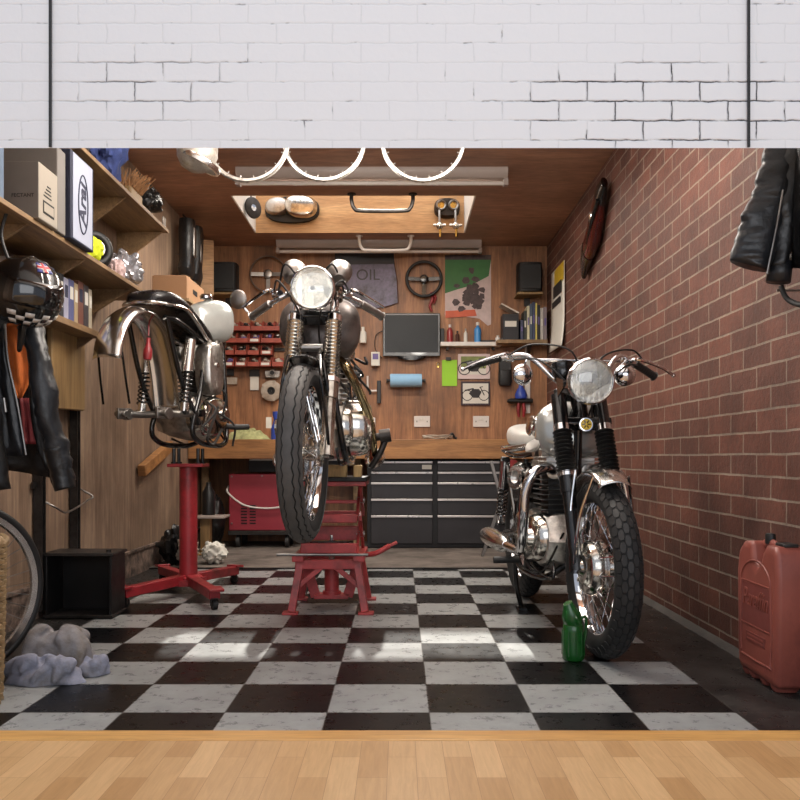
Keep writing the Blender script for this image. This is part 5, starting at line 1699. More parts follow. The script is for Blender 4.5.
def right_jacket():
    O = V((1.20, 2.62, 1.28))
    root = thing('leather_jacket', 'scuffed black leather jacket hanging from above against the brick wall', 'jacket', O)
    A = lambda px, py, Y: at(px, py, Y) - O
    s1 = sleeve([A(800, 60, 2.58), A(788, 140, 2.60), A(772, 195, 2.60), A(760, 232, 2.60), A(750, 266, 2.60)], [.060, .062, .060, .062, .066], 2, .015, 28, 14, ((0, 1, 0), .55)).build('sleeve', M['leather_worn'], root, ang=180)
    MB().tube([A(783, 190, 2.555), A(776, 230, 2.548), A(767, 274, 2.548)], .0035, 6).build('zip', M['steel'], s1)
    s2 = sleeve([A(800, 90, 2.58), A(792, 160, 2.60), A(785, 215, 2.61), A(781, 255, 2.61), A(778, 277, 2.61)], [.045, .044, .038, .033, .034], 4, .013).build('sleeve', M['leather'], root, ang=180)
    sleeve([A(780.5, 262, 2.61), A(778, 282, 2.61)], [.036, .037], 6, .003).build('cuff', M['leather_worn'], s2, ang=180)
    MB().grid(sheet([(A(782, 60, 2.68), A(826, 60, 2.46)), (A(784, 140, 2.68), A(826, 140, 2.46)), (A(785, 210, 2.68), A(826, 210, 2.46)), (A(787, 268, 2.68), A(824, 268, 2.46))], 16, 5, .016)).build('body_panel', M['leather'], root, solid=.006, ang=180)
    MB().grid(sheet([(A(793, 120, 2.58), A(830, 120, 2.42)), (A(793, 190, 2.58), A(830, 190, 2.42)), (A(794, 268, 2.58), A(828, 268, 2.42))], 16, 7, .014)).build('front_panel', M['leather'], root, solid=.006, ang=180)
right_jacket()
tag(MB().tube([at(781, 286, 2.66), at(785, 296, 2.65), at(792, 302, 2.63), at(804, 305, 2.58), at(818, 300, 2.50)], .0085, 10).build('hose', M['rubber']), 'short black hose curling out below the jacket on the brick wall', 'hose')

# ------------------------------------------------------------------ brick wall pieces
t = thing('lacquer_panel', 'long dark red lacquered ornament with black ends hung slantwise on the brick wall', 'ornament', (1.245, 5.33, 2.20))
ax = V((-.02, -.62, .37)).normalized()
u = V((1, 0, 0))
w3 = ax.cross(u)
L = .78
def spindle(f0, f1, m, name, par, k=1.0, n=12):
    rr = []
    for i in range(n + 1):
        f = f0 + (f1 - f0) * i / n
        q = math.sin(PI * (.07 + .86 * f)) ** .6
        rr.append(ring(ax * (L * (f - .5)) + w3 * .025 * math.sin(f * 9), u, w3, .045 * q * k, .10 * q * k, 18, 2.4))
    return MB().loft(rr).build(name, m, par)
b_ = spindle(0, 1, M['red_lacquer'], 'body', t)
spindle(0, .27, M['black'], 'black_end', t, 1.06)
spindle(.84, 1, M['black'], 'black_end', t, 1.10)
MB().tube([ax * -.05 + u * -.036 + w3 * -.05, ax * .12 + u * -.04 + w3 * -.055, ax * .3 + u * -.03 + w3 * -.04], .014, 10).build('black_edge', M['black'], t)
MB().ball(ax * .12 + u * -.032, (.02, .05, .05), 14).build('shiny_boss', M['chrome_worn'], t)

t = thing('wall_calendar', 'long yellow and white paper calendar curling off the brick wall by the corner', 'calendar', (XR - .01, 6.68, 1.62))
G = []
for k in range(15):
    f = k / 14
    G.append([V((-.004 - .05 * max(0, .35 - f) ** 1.5 * 2 - .01 * (1 - j / 6), (.5 - j / 6) * .50, .66 * f)) for j in range(7)])
MB().grid(G).build('sheet', M['paper'], t, solid=.002, ang=180)
MB().box((-.010, 0, .585), (.003, .49, .14)).build('yellow_heading', M['yellow'], t)
for i, (a, b_) in enumerate(((.43, .10), (.33, .05))):
    MB().box((-.012 - .003 * i, .03 * i, a + .05), (.003, .34, b_)).build('printed_block', M['ink_black'], t)

# ------------------------------------------------------------------ back wall
YW = YB - .001
def bw(px, py, dy=0.0):
    return at(px, py, YW - dy)
def steering(lab, px, py, rim_m, rr, spokes, hub_m, thick):
    c = bw(px, py, .06)
    r = thing('steering_wheel', lab, 'steering wheel', c)
    MB().lathe([(rr + thick * math.cos(a), thick * math.sin(a)) for a in [2 * PI * i / 12 for i in range(12)]], 56, (0, 0, 0), (0, -1, 0), True).build('rim', rim_m, r)
    for a in spokes:
        d = V((math.cos(RD(a)), 0, math.sin(RD(a))))
        o = MB().bar(d * .02 + V((0, .012, 0)), d * rr, .034 if len(spokes) == 3 else .042, .004, (0, 1, 0)).build('spoke', hub_m, r, bev=.001)
    MB().lathe([(.04, -.03), (.04, .0), (.034, .01), (.02, .014), (0, .014)], 28, (0, 0, 0), (0, -1, 0)).cyl((0, .02, 0), (0, .058, 0), .02, n=14).build('boss', hub_m, r)
    return r
steering('thin tan-rimmed steering wheel with metal spokes on the back wall', 268, 274, M['tan_grip'], .155, (180, 0, 270), M['steel'], .008)
steering('black thick-rimmed steering wheel on the back wall above the monitor', 424, 279, M['black_satin'], .150, (178, 2, 270), M['black'], .0135)
tag(MB().tube([(0, 0, 0), (.012, 0, -.06), (-.01, 0, -.12), (.01, 0, -.17)], [.01, .016, .014, .008], 10).tube([(.015, 0, 0), (.04, 0, -.05), (.025, 0, -.10)], [.008, .012, .006], 8).build('red_tag', M['red'], loc=bw(431, 292, .03)), 'red ribbon tag dangling under the black steering wheel', 'tag')

# tin sign
r = thing('tin_sign', 'dark purple-blue tin sign with curled edge on the back wall behind the headlight gauges', 'sign', bw(368, 284, .012))
pl = [(335, 250), (393, 250), (394, 262), (397, 280), (398, 303), (385, 307), (372, 309), (352, 307), (335, 305)]
pp = [((p - 368) * YW / F, (284 - q) * YW / F) for p, q in pl]
MB().prism(pp, -.004, .004, 'y').build('plate', M['tin'], r)
MB().prism([((335 - 368) * YW / F, (284 - 250) * YW / F), (((393.5) - 368) * YW / F, (284 - 250) * YW / F), ((394.5 - 368) * YW / F, (284 - 264) * YW / F), ((335 - 368) * YW / F, (284 - 265) * YW / F)], -.006, -.004, 'y').build('dark_band', M['tin_ink'], r)
MB().tube([V((p, -.002, q)) for p, q in pp], .004, 6, 1, closed=True).build('rusted_edge', M['rust'], r)
text_mesh('lettering', 'OIL', .135, M['tin_ink'], r, fr((.0, -.0055, .075), (1, 0, 0), (0, 0, 1)), .0008)

# monitor
r = thing('monitor', 'black flat monitor on the back wall between the steering wheel and the blue roll', 'monitor', bw(411.5, 335, .05))
mw, mh = 57 * YW / F, 43 * YW / F
MB().box((0, 0, 0), (mw, .035, mh)).build('casing', M['black'], r, bev=.006)
MB().box((0, -.0185, .008), (mw * .93, .002, mh * .86)).build('screen', M['screen'], r)
MB().loft([ring((0, 0, -mh / 2 - z), (1, 0, 0), (0, 1, 0), a, .016, 24, 3) for z, a in ((-.005, .13), (.02, .11), (.03, .06))]).build('speaker_bar', M['black'], r)
MB().tube([(-mw / 2 + .02, .03, .05), (-mw / 2 - .06, .03, .0), (-mw / 2 - .065, .03, -.12), (-mw / 2 - .01, .03, -.2)], .004, 6).build('cable', M['black_satin'], r)
MB().box((mw / 2 + .02, .02, -.02), (.035, .03, .16)).build('wall_arm', M['black_satin'], r, bev=.004)

# poster
r = thing('poster', 'old green and pink poster of a rider pinned to the back wall', 'poster', bw(468, 290, .004))
k = YW / F
W2, H2 = 23 * k, 35 * k
MB().prism([(-W2, -H2 * .72), (-W2, H2), (W2, H2), (W2, -H2 * .98), (W2 * .86, -H2 * 1.02), (W2 * .5, -H2 * .82), (-.3 * W2, -H2 * .74)], -.001, .001, 'y').build('sheet', M['poster_pale'], r)
MB().prism([(-W2, -H2 * .10), (-W2, H2 * .86), (W2, H2 * .86), (W2 * .9, H2 * .40), (W2 * .5, H2 * .26), (.1 * W2, H2 * .12), (-.45 * W2, H2 * .02)], -.002, -.001, 'y').build('green_ground', M['poster_green'], r)
MB().prism([(-W2, H2 * .86), (-W2, H2), (W2, H2), (W2, H2 * .86)], -.002, -.001, 'y').build('dark_heading', M['poster_dark'], r)
MB().prism([(-W2 * .98, -H2 * .80), (-W2 * .98, -H2 * .60), (W2 * .30, -H2 * .56), (W2 * .38, -H2 * .74)], -.0035, -.001, 'y').build('orange_band', M['poster_orange'], r)
random.seed(4)
for i in range(34):
    a, b_ = random.gauss(.15, .32), random.gauss(-.14, .20)
    pts = [((a * W2) + .045 * random.uniform(.4, 1) * math.cos(q * PI / 3), b_ * H2 + .04 * random.uniform(.4, 1) * math.sin(q * PI / 3)) for q in range(6)]
    MB().prism(pts, -.0032 - .0001 * i, -.002, 'y').build('rider_print', M['poster_dark'], r)

# bottle shelf
r = thing('small_wall_shelf', 'short white shelf on the back wall holding bottles beside the monitor', 'shelf', bw(470, 345.5, 0))
MB().box((0, -.055, 0), (60 * k, .11, .035)).build('board', M['white_plastic'], r, bev=.003)
for s_ in (-.2, .2):
    MB().box((s_, -.03, -.03), (.02, .06, .03)).build('bracket', M['steel_dark'], r)
zs = EYE + (457 - 345.5) * k + .0185
def bottle(lab, px, h, rad, m, capm, name='bottle', cat='bottle'):
    r = thing(name, lab, cat, ((px - 400) * k, YW - .06, zs))
    MB().lathe([(0, 0), (rad, 0), (rad, h * .62), (rad * .92, h * .68), (rad * .42, h * .78), (rad * .42, h * .86)], 20).build('body', m, r)
    MB().lathe([(rad * .5, h * .84), (rad * .5, h), (0, h)], 16).build('cap', capm, r)
    return r
bottle('dark red bottle at the left of the white shelf', 449.5, .155, .026, M['red_bottle'], M['white_plastic'])
bottle('small dark bottle second on the white shelf', 457, .10, .018, M['rust'], M['black_satin'])
bottle('slim pale bottle third on the white shelf', 465, .12, .016, M['paper'], M['steel'])
bottle('bright blue spray can standing on the white shelf', 477, .175, .030, M['blue_bottle'], M['white_plastic'], 'spray_can', 'can')
tag(MB().loft([ring((0, 0, z), (1, 0, 0), (0, 1, 0), a, .035, 20, 3) for z, a in ((0, .05), (.012, .075), (.016, .075), (.016, .06))]).build('black_dish', M['black_satin'], loc=((481.5 - 400) * k + .045, YW - .06, zs)), 'low black dish at the right end of the white shelf', 'dish')
bottle('little white jar on the white shelf next to the book shelf', 497, .06, .022, M['white_plastic'], M['paper'], 'jar', 'jar')

# book shelf with books
YS = 7.06
ks = YS / F
r = thing('book_shelf', 'dark shelf of manuals on a white upright in the back right corner', 'shelf', ((522 - 400) * ks, YB, EYE + (457 - 340.5) * ks))
MB().box((0, -.125, -.012), (50 * ks, .25, .03)).build('board', M['shelf'], r, bev=.003)
MB().box(((531 - 522) * ks, -.012, -.30), (.045, .022, .62)).build('upright', M['white_plastic'], r, bev=.002)
MB().prism([(-.0, -.027), (-.22, -.027), (-.0, -.16)], (531 - 522) * ks - .01, (531 - 522) * ks + .01, 'x').build('bracket', M['steel_dark'], r)
zb = EYE + (457 - 340.5) * ks + .0035
bks = [(502.5, 519, 312, (30, 28, 32), 'large black box file with a pale label'), (520.5, 523.5, 318, (56, 60, 84), 'thin slate-blue book after the box file'), (523.8, 526.8, 309, (40, 44, 40), 'dark green-black book'), (527, 529.6, 304, (196, 190, 160), 'cream spined book'), (529.8, 532.4, 302, (70, 84, 100), 'steel-blue spined book'), (532.6, 535.2, 300, (58, 66, 92), 'navy spined book'), (535.4, 537.2, 301, (196, 182, 96), 'thin yellow spined book'), (537.4, 540.2, 303, (34, 34, 36), 'black spined book'), (540.4, 543.4, 306, (176, 170, 164), 'pale grey spined book'), (543.6, 547, 305, (128, 116, 120), 'mauve-grey book at the wall end')]
for i, (a, b_, top, c, n_) in enumerate(bks):
    w_ = (b_ - a) * ks
    h_ = (338.2 - top) * ks
    r = thing('book', n_ + ' on the shelf in the back right corner', 'book', (((a + b_) / 2 - 400) * ks, YS + .08, zb), 0, 'manuals on the corner shelf')
    MB().box((0, 0, h_ / 2), (w_ * .96, .16, h_)).build('cover', mat('book_%d' % i, c, .5, var=.12), r, bev=.002)
    MB().box((0, -.081, h_ * (.55 if i else .62)), (w_ * (.5 if i else .7), .002, h_ * .22)).build('spine_label', M['paper'] if i % 2 == 0 else M['purple'], r)
tag(MB().bar((0, 0, 0), (.0, 0, .17), .012, .16, (0, 1, 0)).build('leaning_book', mat('leaning_cover', (200, 190, 176), .6), loc=((519 - 400) * ks, YS + .08, zb + .232), rot=(0, RD(-62), 0)), 'pale thin booklet lying aslant on top of the box file', 'book')

# speakers
for px, lab in ((224.5, 'black loudspeaker on a little wedge shelf in the back left corner'), (530, 'black loudspeaker on a little shelf in the back right corner, over the books')):
    r = thing('loudspeaker', lab, 'loudspeaker', ((px - 400) * 7.08 / F, 7.12, EYE + (457 - 292) * 7.08 / F))
    MB().loft([ring((0, .02, z), (1, 0, 0), (0, 1, 0), .105, .10, 24, 4.5) for z in (0.0, .02, .23, .25)]).build('cabinet', M['speaker'], r, bev=.004)
    MB().box((0, -.083, .125), (.175, .008, .21)).build('grille', M['black_satin'], r, bev=.003)
    MB().prism([(-.11, -.06), (.11, -.06), (.11, .15), (-.11, .15)], -.022, -.002, 'z').build('ledge', M['bat'], r, bev=.002)
    MB().box((0, .13, -.04), (.05, .02, .10)).build('wall_plate', M['steel_dark'], r)

# papers and pictures
r = thing('clipboard_note', 'lime green sheet clipped to the back wall beside the pale motorcycle picture', 'paper', bw(449.5, 373, .006))
MB().box((0, 0, 0), (15 * k, .003, 26 * k)).build('sheet', M['green_lime'], r)
MB().box((-.01, -.008, 14 * k), (.045, .016, .03)).build('clip', M['black_satin'], r, bev=.003)
def bike_print(par, s_, y, m):
    for c in (-.085, .085):
        MB().lathe([(.048 * s_, -.0004), (.056 * s_, -.0004), (.056 * s_, .0004), (.048 * s_, .0004)], 28, (c * s_, y, -.02 * s_), (0, 1, 0), True).build('printed_wheel', m, par)
    MB().prism([(-.07 * s_, .0), (-.03 * s_, .045 * s_), (.035 * s_, .045 * s_), (.06 * s_, .01 * s_), (.03 * s_, -.045 * s_), (-.025 * s_, -.045 * s_)], y - .0006, y + .0006, 'y').build('printed_engine', m, par)
    MB().bar((.05 * s_, y, .06 * s_), (.09 * s_, y, -.02 * s_), .008, .001, (0, 1, 0)).bar((.04 * s_, y, .062 * s_), (.075 * s_, y, .07 * s_), .007, .001, (0, 1, 0)).build('printed_fork', m, par)
    MB().bar((-.11 * s_, y, .03 * s_), (-.02 * s_, y, .05 * s_), .012, .001, (0, 1, 0)).build('printed_seat', m, par)
r = thing('picture', 'larger pale-mounted motorcycle picture on the back wall, the upper of the two', 'picture', bw(474, 366.5, .010))
MB().box((0, 0, 0), (32 * k, .012, 25 * k)).build('mount', M['frame_pink'], r, bev=.002)
MB().box((-.005, -.007, .035), (25 * k, .002, 12 * k)).build('printed_field', M['photo_green'], r)
MB().box((-.005, -.007, -.045), (25 * k, .002, 6 * k)).build('printed_ground', M['paper'], r)
bike_print(r, 1.0, -.0092, M['photo_ink'])
r = thing('picture', 'smaller dark-framed motorcycle picture on the back wall, the lower of the two', 'picture', bw(475.5, 393.5, .010))
MB().box((0, 0, 0), (29 * k, .014, 24 * k)).build('frame', M['frame_dark'], r, bev=.002)
MB().box((0, -.008, 0), (25.5 * k, .002, 20 * k)).build('print', M['paper'], r)
bike_print(r, .85, -.0102, M['photo_ink'])

# wall sockets
for px, lab in ((422, 'white double wall socket above the bench, left of the pair'), (481, 'white double wall socket above the bench, below the framed pictures')):
    r = thing('wall_socket', lab, 'socket', bw(px, 421.5, .006), 0, 'white double sockets')
    MB().box((0, 0, 0), (16 * k, .014, 11 * k)).build('plate', M['white_plastic'], r, bev=.003)
    for s_ in (-1, 1):
        MB().box((s_ * .012, -.009, .022), (.016, .006, .022)).build('rocker', M['paper'], r, bev=.001)
        MB().box((s_ * .045, -.0075, -.0), (.006, .002, .014)).build('slot', M['ink_black'], r)

# blue roll on a holder
c = bw(406, 380.5, .08)
r = thing('paper_roll', 'roll of pale blue paper towel on a black holder on the back wall', 'paper roll', c)
MB().lathe([(.02, -.137), (.056, -.137), (.058, -.13), (.058, .13), (.056, .137), (.02, .137)], 32, axis=(1, 0, 0)).build('roll', M['blue_roll'], r)
MB().cyl((-.17, 0, 0), (.17, 0, 0), .012, n=12).box((-.165, .04, 0), (.01, .09, .03)).box((.165, .04, 0), (.01, .09, .03)).build('holder', M['black_satin'], r)

# red parts bins: four rails of bins
def make_bin(lab):
    r = thing('parts_bin', lab, 'bin', (0, 0, 0), 0, 'red parts bins')
    w_, d_, h_ = .098, .13, .085
    mb = MB()
    mb.box((0, 0, .003), (w_, d_, .006))
    mb.box((0, d_ / 2 - .003, h_ / 2), (w_, .006, h_))
    mb.prism([(-d_ / 2, 0), (d_ / 2, 0), (d_ / 2, h_), (-d_ / 2 + .035, h_), (-d_ / 2 + .002, h_ * .48)], -w_ / 2, -w_ / 2 + .005, 'x')
    mb.prism([(-d_ / 2, 0), (d_ / 2, 0), (d_ / 2, h_), (-d_ / 2 + .035, h_), (-d_ / 2 + .002, h_ * .48)], w_ / 2 - .005, w_ / 2, 'x')
    mb.box((0, -d_ / 2 + .003, h_ * .22), (w_, .006, h_ * .44))
    mb.build('tray', M['red_bin'], r, ang=30)
    return r
proto = None
rowsb = [(331.5, [234.5, 246, 258, 269.5, 281]), (343.5, [232, 243.5, 255.5, 268, 279]), (355.5, [229.5, 242, 254.5, 267.5]), (367, [229.5, 242, 254.5, 266.5, 279])]
rn = ['top', 'second', 'third', 'bottom']
ords = ['leftmost', 'second from the left', 'third from the left', 'fourth from the left', 'rightmost']
yb_ = YB - .085
kb = yb_ / F
random.seed(8)
for ri, (py, xs) in enumerate(rowsb):
    z = EYE + (457 - py) * kb
    tag(MB().box((0, 0, 0), (.56, .012, .03)).build('bin_rail', M['steel_dark'], loc=((256 - 400) * kb, YB - .010, z + .06)), f'thin steel rail on the back wall carrying the {rn[ri]} row of red bins', 'rail')
    for ci, px in enumerate(xs):
        o_ = ords[ci] if ci < len(xs) - 1 else 'rightmost'
        lab = f'red plastic parts bin, {o_} in the {rn[ri]} row on the back wall'
        if proto is None:
            proto = make_bin(lab)
            o = proto
        else:
            o = copy_tree(proto)
            o['label'] = lab
        o.location = ((px - 400) * kb, yb_, z)
        c = random.choice([M['steel'], M['paper_dirty'], M['oil_black'], M['steel_dark'], M['purple']])
        q = MB()
        for _ in range(5):
            q.ball((random.uniform(-.03, .03), random.uniform(-.02, .03), random.uniform(.02, .07)), (random.uniform(.012, .024), .02, random.uniform(.01, .02)), 8)
        q.build('loose_parts', c, o)['kind'] = 'stuff'
        if (ri, ci) in ((1, 2), (2, 3), (3, 0), (3, 1), (3, 3)):
            MB().box((0, -.0665, .02), (.07, .002, .022)).build('label_card', M['paper'], o)

# things pinned below the bins
def plate_part(lab, px, py, shape):
    r = thing(shape[0], lab, shape[1], bw(px, py, .02))
    return r
r = thing('bearing_pack', 'small dark and white pack hung under the left end of the red bins', 'pack', bw(231, 377, .015))
MB().box((-.01, 0, .04), (.07, .02, .06)).build('dark_pack', M['black_satin'], r, bev=.003)
MB().box((.01, -.004, -.035), (.09, .02, .06)).build('white_card', M['paper_dirty'], r, bev=.002)
r = thing('header_card', 'dark topped white card pack hung under the middle of the red bins', 'pack', bw(254.5, 381, .012))
MB().box((0, 0, .07), (.09, .02, .06)).build('dark_pack', M['black_satin'], r, bev=.003)
MB().box((0, 0, -.02), (.075, .01, .12)).build('white_card', M['paper'], r)
r = thing('carburettor_body', 'pale alloy carburettor body hung on the back wall above a cream rotor', 'carburettor', bw(272.5, 373.5, .04))
MB().box((0, .01, .0), (.13, .04, .05)).cyl((0, -.02, .005), (0, .03, .005), .03, n=20).cyl((-.06, 0, -.03), (.06, 0, -.03), .012, n=12).build('body', M['alloy'], r, bev=.004)
MB().cyl((0, -.022, .005), (0, -.02, .005), .02, n=20).build('bore', M['oil_black'], r)
r = thing('rotor_housing', 'round cream housing with a dark hole hung behind the raised front tyre', 'housing', bw(271.5, 391, .04))
MB().lathe([(.035, -.03), (.085, -.03), (.09, -.02), (.09, .02), (.075, .03), (.035, .03)], 30, (0, 0, 0), (0, -1, 0), True).build('ring', M['paper_dirty'], r)
MB().cyl((0, .0, 0), (0, .02, 0), .036, n=24).build('core', M['oil_black'], r)
for i in range(5):
    a = i * 2 * PI / 5
    MB().cyl((.08 * math.cos(a), -.034, .08 * math.sin(a)), (.08 * math.cos(a), .02, .08 * math.sin(a)), .014, n=10).build('lug', M['paper_dirty'], r)
# small items between the tank and the monitor
tag(MB().lathe([(0, 0), (.03, 0), (.03, .09), (.014, .11), (.014, .14), (0, .14)], 18).build('wall_bottle', M['paper'], loc=bw(363, 343, .04)), 'white bottle hung on the back wall behind the grey tank', 'bottle')
r = thing('white_box', 'small white box with a purple print on the back wall at the monitor corner', 'box', bw(375.5, 366, .05))
MB().box((0, 0, .06), (.075, .05, .12)).build('carton', M['paper'], r, bev=.003)
MB().box((.0, -.0255, .08), (.05, .001, .05)).build('print', M['purple'], r)
r = thing('hand_brush', 'white handled brush with a dark head hung on the back wall behind the exhaust', 'brush', bw(379, 392, .03))
MB().box((0, 0, 0), (.035, .03, .20)).build('head', M['oil_black'], r, bev=.004)
MB().tube([(-.02, 0, .01), (-.07, 0, .01), (-.095, 0, .03), (-.10, 0, .14)], .009, 8).build('handle', M['white_plastic'], r)
tag(MB().lathe([(.012 + .004 * math.cos(a), .004 * math.sin(a)) for a in [2 * PI * i / 8 for i in range(8)]], 20, (0, 0, 0), (0, -1, 0), True).box((0, .01, -.02), (.02, .012, .02)).build('brass_hook', M['gold'], loc=bw(438, 364, .02)), 'little brass ring hook left of the lime green sheet', 'hook')
r = thing('tool_pouch', 'black tool pouch hung on the back wall below the corner shelf', 'pouch', bw(505, 373, .05))
MB().loft([ring((0, 0, z), (1, 0, 0), (0, 1, 0), a, b_, 18, 3.5) for z, a, b_ in ((-.11, .05, .03), (-.08, .06, .04), (.08, .055, .035), (.11, .05, .025))]).build('pouch', M['black_satin'], r)
MB().box((0, -.03, .06), (.10, .02, .08)).build('flap', M['leather'], r, bev=.004)
MB().cyl((.015, -.02, .10), (.02, -.02, .19), .006, n=8).build('tool_shank', M['steel'], r)
r = thing('hand_drill', 'blue hand drill with red grips hung on the back wall behind the silver tank', 'drill', bw(521, 401, .06))
MB().loft([ring((0, 0, z), (1, 0, 0), (0, 1, 0), a, a, 18) for z, a in ((.02, .05), (.05, .055), (.09, .04), (.12, .02), (.16, .018))]).build('body', M['blue'], r)
MB().loft([ring((x, 0, 0), (0, 1, 0), (0, 0, 1), .028, a, 16, 2.5) for x, a in ((-.12, .012), (-.09, .024), (.05, .024), (.1, .02))]).build('bar', M['oil_black'], r)
for s_ in (-.02, .02):
    MB().tube([(s_, -.01, -.02), (s_ * 1.3, -.01, -.08), (s_, -.01, -.14)], [.014, .016, .01], 10).build('grip', M['red'], r)

# ------------------------------------------------------------------ bench and below
r = thing('workbench', 'long timber workbench top along the back wall', 'workbench', (0, 6.95, .73))
MB().box2((XL + .005, -.33, .125), (XR - .005, .315, .16)).build('top', M['bench'], r, bev=.003)
MB().box2((XL + .005, -.37, .005), (XR - .005, -.331, .16)).build('front_board', M['bench'], r, bev=.004)
for x in (XL + .06, -.36, XR - .06):
    MB().box((x, .0, -.36), (.06, .06, .72)).build('leg', M['shelf'], r, bev=.003)
    MB().box((x, -.02, .09), (.06, .60, .06)).build('bearer', M['shelf'], r, bev=.003)

YC = 6.68
kc = YC / F
CX = lambda px: (px - 400) * kc
CZ_ = lambda py: EYE + (457 - py) * kc
r = thing('tool_chest', 'wide charcoal steel tool chest with pale drawer trims under the workbench', 'tool chest', (CX(438.5), YC, .012))
o0 = V((CX(438.5), YC, .012))
def cbox(a, b_, c, d, y0, y1):
    return MB().box2(V((CX(a), YC + y0, CZ_(d))) - o0, V((CX(b_), YC + y1, CZ_(c))) - o0)
cbox(367, 510, 459.5, 548, .012, .45).build('carcass', M['cabinet_dark'], r, bev=.003)
for a, b_ in ((370.5, 433), (437, 500)):
    ys = (461, 471.5, 482, 498.5, 515, 544)
    for i in range(5):
        d_ = cbox(a + .6, b_ - .6, ys[i] + .6, ys[i + 1] - .5, -.006, .03).build('drawer', M['cabinet'], r, bev=.003)
        cbox(a + .6, b_ - .6, ys[i] + .2, ys[i] + 2.3, -.020, .0).build('drawer_trim', M['trim_alloy'], d_, bev=.002)
cbox(422, 431.5, 464.8, 469.2, -.009, -.005).build('maker_plate', M['paper'], r)
for x in (-.5, .5):
    MB().box((x, .2, .01), (.08, .3, .022)).build('foot', M['black_satin'], r)

# slim drawer unit hung under the left of the bench
r = thing('under_bench_drawer', 'dark slim drawer with a pale trim hung under the workbench, above the red case', 'drawer', (-.84, 6.98, .628))
MB().box((0, 0, .055), (.80, .40, .11)).build('carcass', M['cabinet_dark'], r, bev=.003)
MB().box((0, -.212, .100), (.78, .02, .016)).build('drawer_trim', M['trim_alloy'], r, bev=.002)

# red charger / compressor case
r = thing('red_charger_case', 'red steel machine case on castors under the workbench with a white cable across it', 'machine', (-1.12, 6.72, .012))
MB().box((0, .18, .37), (.54, .36, .46)).build('casing', M['red_case'], r, bev=.008)
MB().box((0, .18, .122), (.55, .37, .035)).build('base_tray', M['steel_dark'], r, bev=.003)
for x in (-.145, -.075):
    for i in range(7):
        MB().box((x, -.001, .20 + i * .024), (.05, .004, .010)).build('vent_slot', M['oil_black'], r)
for x, z in ((-.245, .58), (.0, .585), (-.245, .20), (.245, .58)):
    MB().cyl((x, -.006, z), (x, .002, z), .008, n=10).build('screw', M['steel'], r)
for x in (-.2, .2):
    for y in (.05, .32):
        MB().cyl((x - .015, y, .05), (x + .015, y, .05), .05, n=20).build('castor', M['rubber'], r)
MB().tube([(-.28, .05, .50), (-.27, -.03, .45), (-.15, -.03, .355), (.0, -.03, .325), (.16, -.03, .335), (.29, -.02, .39)], .008, 8).build('cable', M['white_plastic'], r)

r = thing('pedestal_table', 'low grey-topped wooden pedestal stool at the left under the bench', 'stool', (-1.44, 6.30, .012))
MB().box((0, 0, .285), (.25, .22, .018)).build('top', M['batten'], r, bev=.004)
MB().box((-.035, 0, .145), (.075, .07, .262)).build('post', M['bat'], r, bev=.004)
MB().box((0, 0, .008), (.20, .2, .016)).build('base', M['bat'], r, bev=.003)
crumple('tool_bag', M['oil_black'], (-1.50, 6.72, .013), (.075, .12, .2), 3.3, 'black lumpy tool bag under the left end of the bench', 'bag', .3)
r = thing('oil_cans', 'dark oil bottles with tan labels packed beside the red case', 'bottle', (-1.445, 6.62, .30))
tag(MB().lathe([(0, 0), (.05, 0), (.05, .17), (.02, .22), (.02, .25), (0, .25)], 20).build('oil_bottle', M['oil_black'], loc=(-1.47, 6.36, .3065)), 'dark oil bottle standing on the pedestal stool', 'bottle')
bpy.data.objects.remove(r)
r = thing('rubbish_bag', 'dark crumpled rubbish bag at the foot of the panelled wall behind the red stand', 'bag', (-1.53, 5.72, .012))
crumple('bag', M['oil_black'], (0, 0, 0), (.11, .14, .12), 6.1, None, None, .5, r)
crumple('rag', M['paper_dirty'], (.08, -.10, 0), (.07, .07, .09), 2.1, None, None, .6, r)
r = crumple('white_bag', M['paper'], (-1.29, 5.74, .013), (.08, .09, .07), 4.7, 'white crumpled plastic bag right behind the red post', 'bag', .38)

# bench top bits
k6 = 6.7 / F
zt = .8905
r = cloth_heap('olive_cloth', M['rag_green'], ((246 - 400) * k6, 6.74, zt), .17, .10, .11, 3.9, 'olive patterned cloth crumpled on the workbench beside the stripped engine', 'cloth')
r = thing('blue_spray_gun', 'blue tool with a white tag standing on the workbench behind the raised front tyre', 'tool', ((275 - 400) * k6, 6.78, zt))
MB().lathe([(0, 0), (.045, 0), (.045, .10), (.03, .13), (.022, .17), (.032, .20), (.032, .23), (0, .235)], 22).build('body', M['blue'], r)
MB().box((-.06, -.02, .14), (.045, .004, .09)).build('tag', M['paper'], r)
r = thing('wire_coil', 'small tangle of grey wire on the workbench below the left socket', 'wire', ((438 - 400) * k6, 6.80, zt))
random.seed(2)
pts = []
for i in range(60):
    a = i * .9
    pts.append(((.10 + .03 * math.sin(i * 1.7)) * math.cos(a), .06 * math.sin(a), .008 + .03 * abs(math.sin(i * .6))))
MB().tube(pts, .0045, 6, 3).build('strand', M['paper_dirty'], r)
tag(MB().tube([(0, 0, .012), (.03, 0, .05), (.05, 0, .02), (.07, 0, .012)], .011, 8).build('pliers', M['oil_black'], loc=((449 - 400) * k6, 6.80, zt)), 'dark bent hand tool on the workbench beside the wire tangle', 'tool')

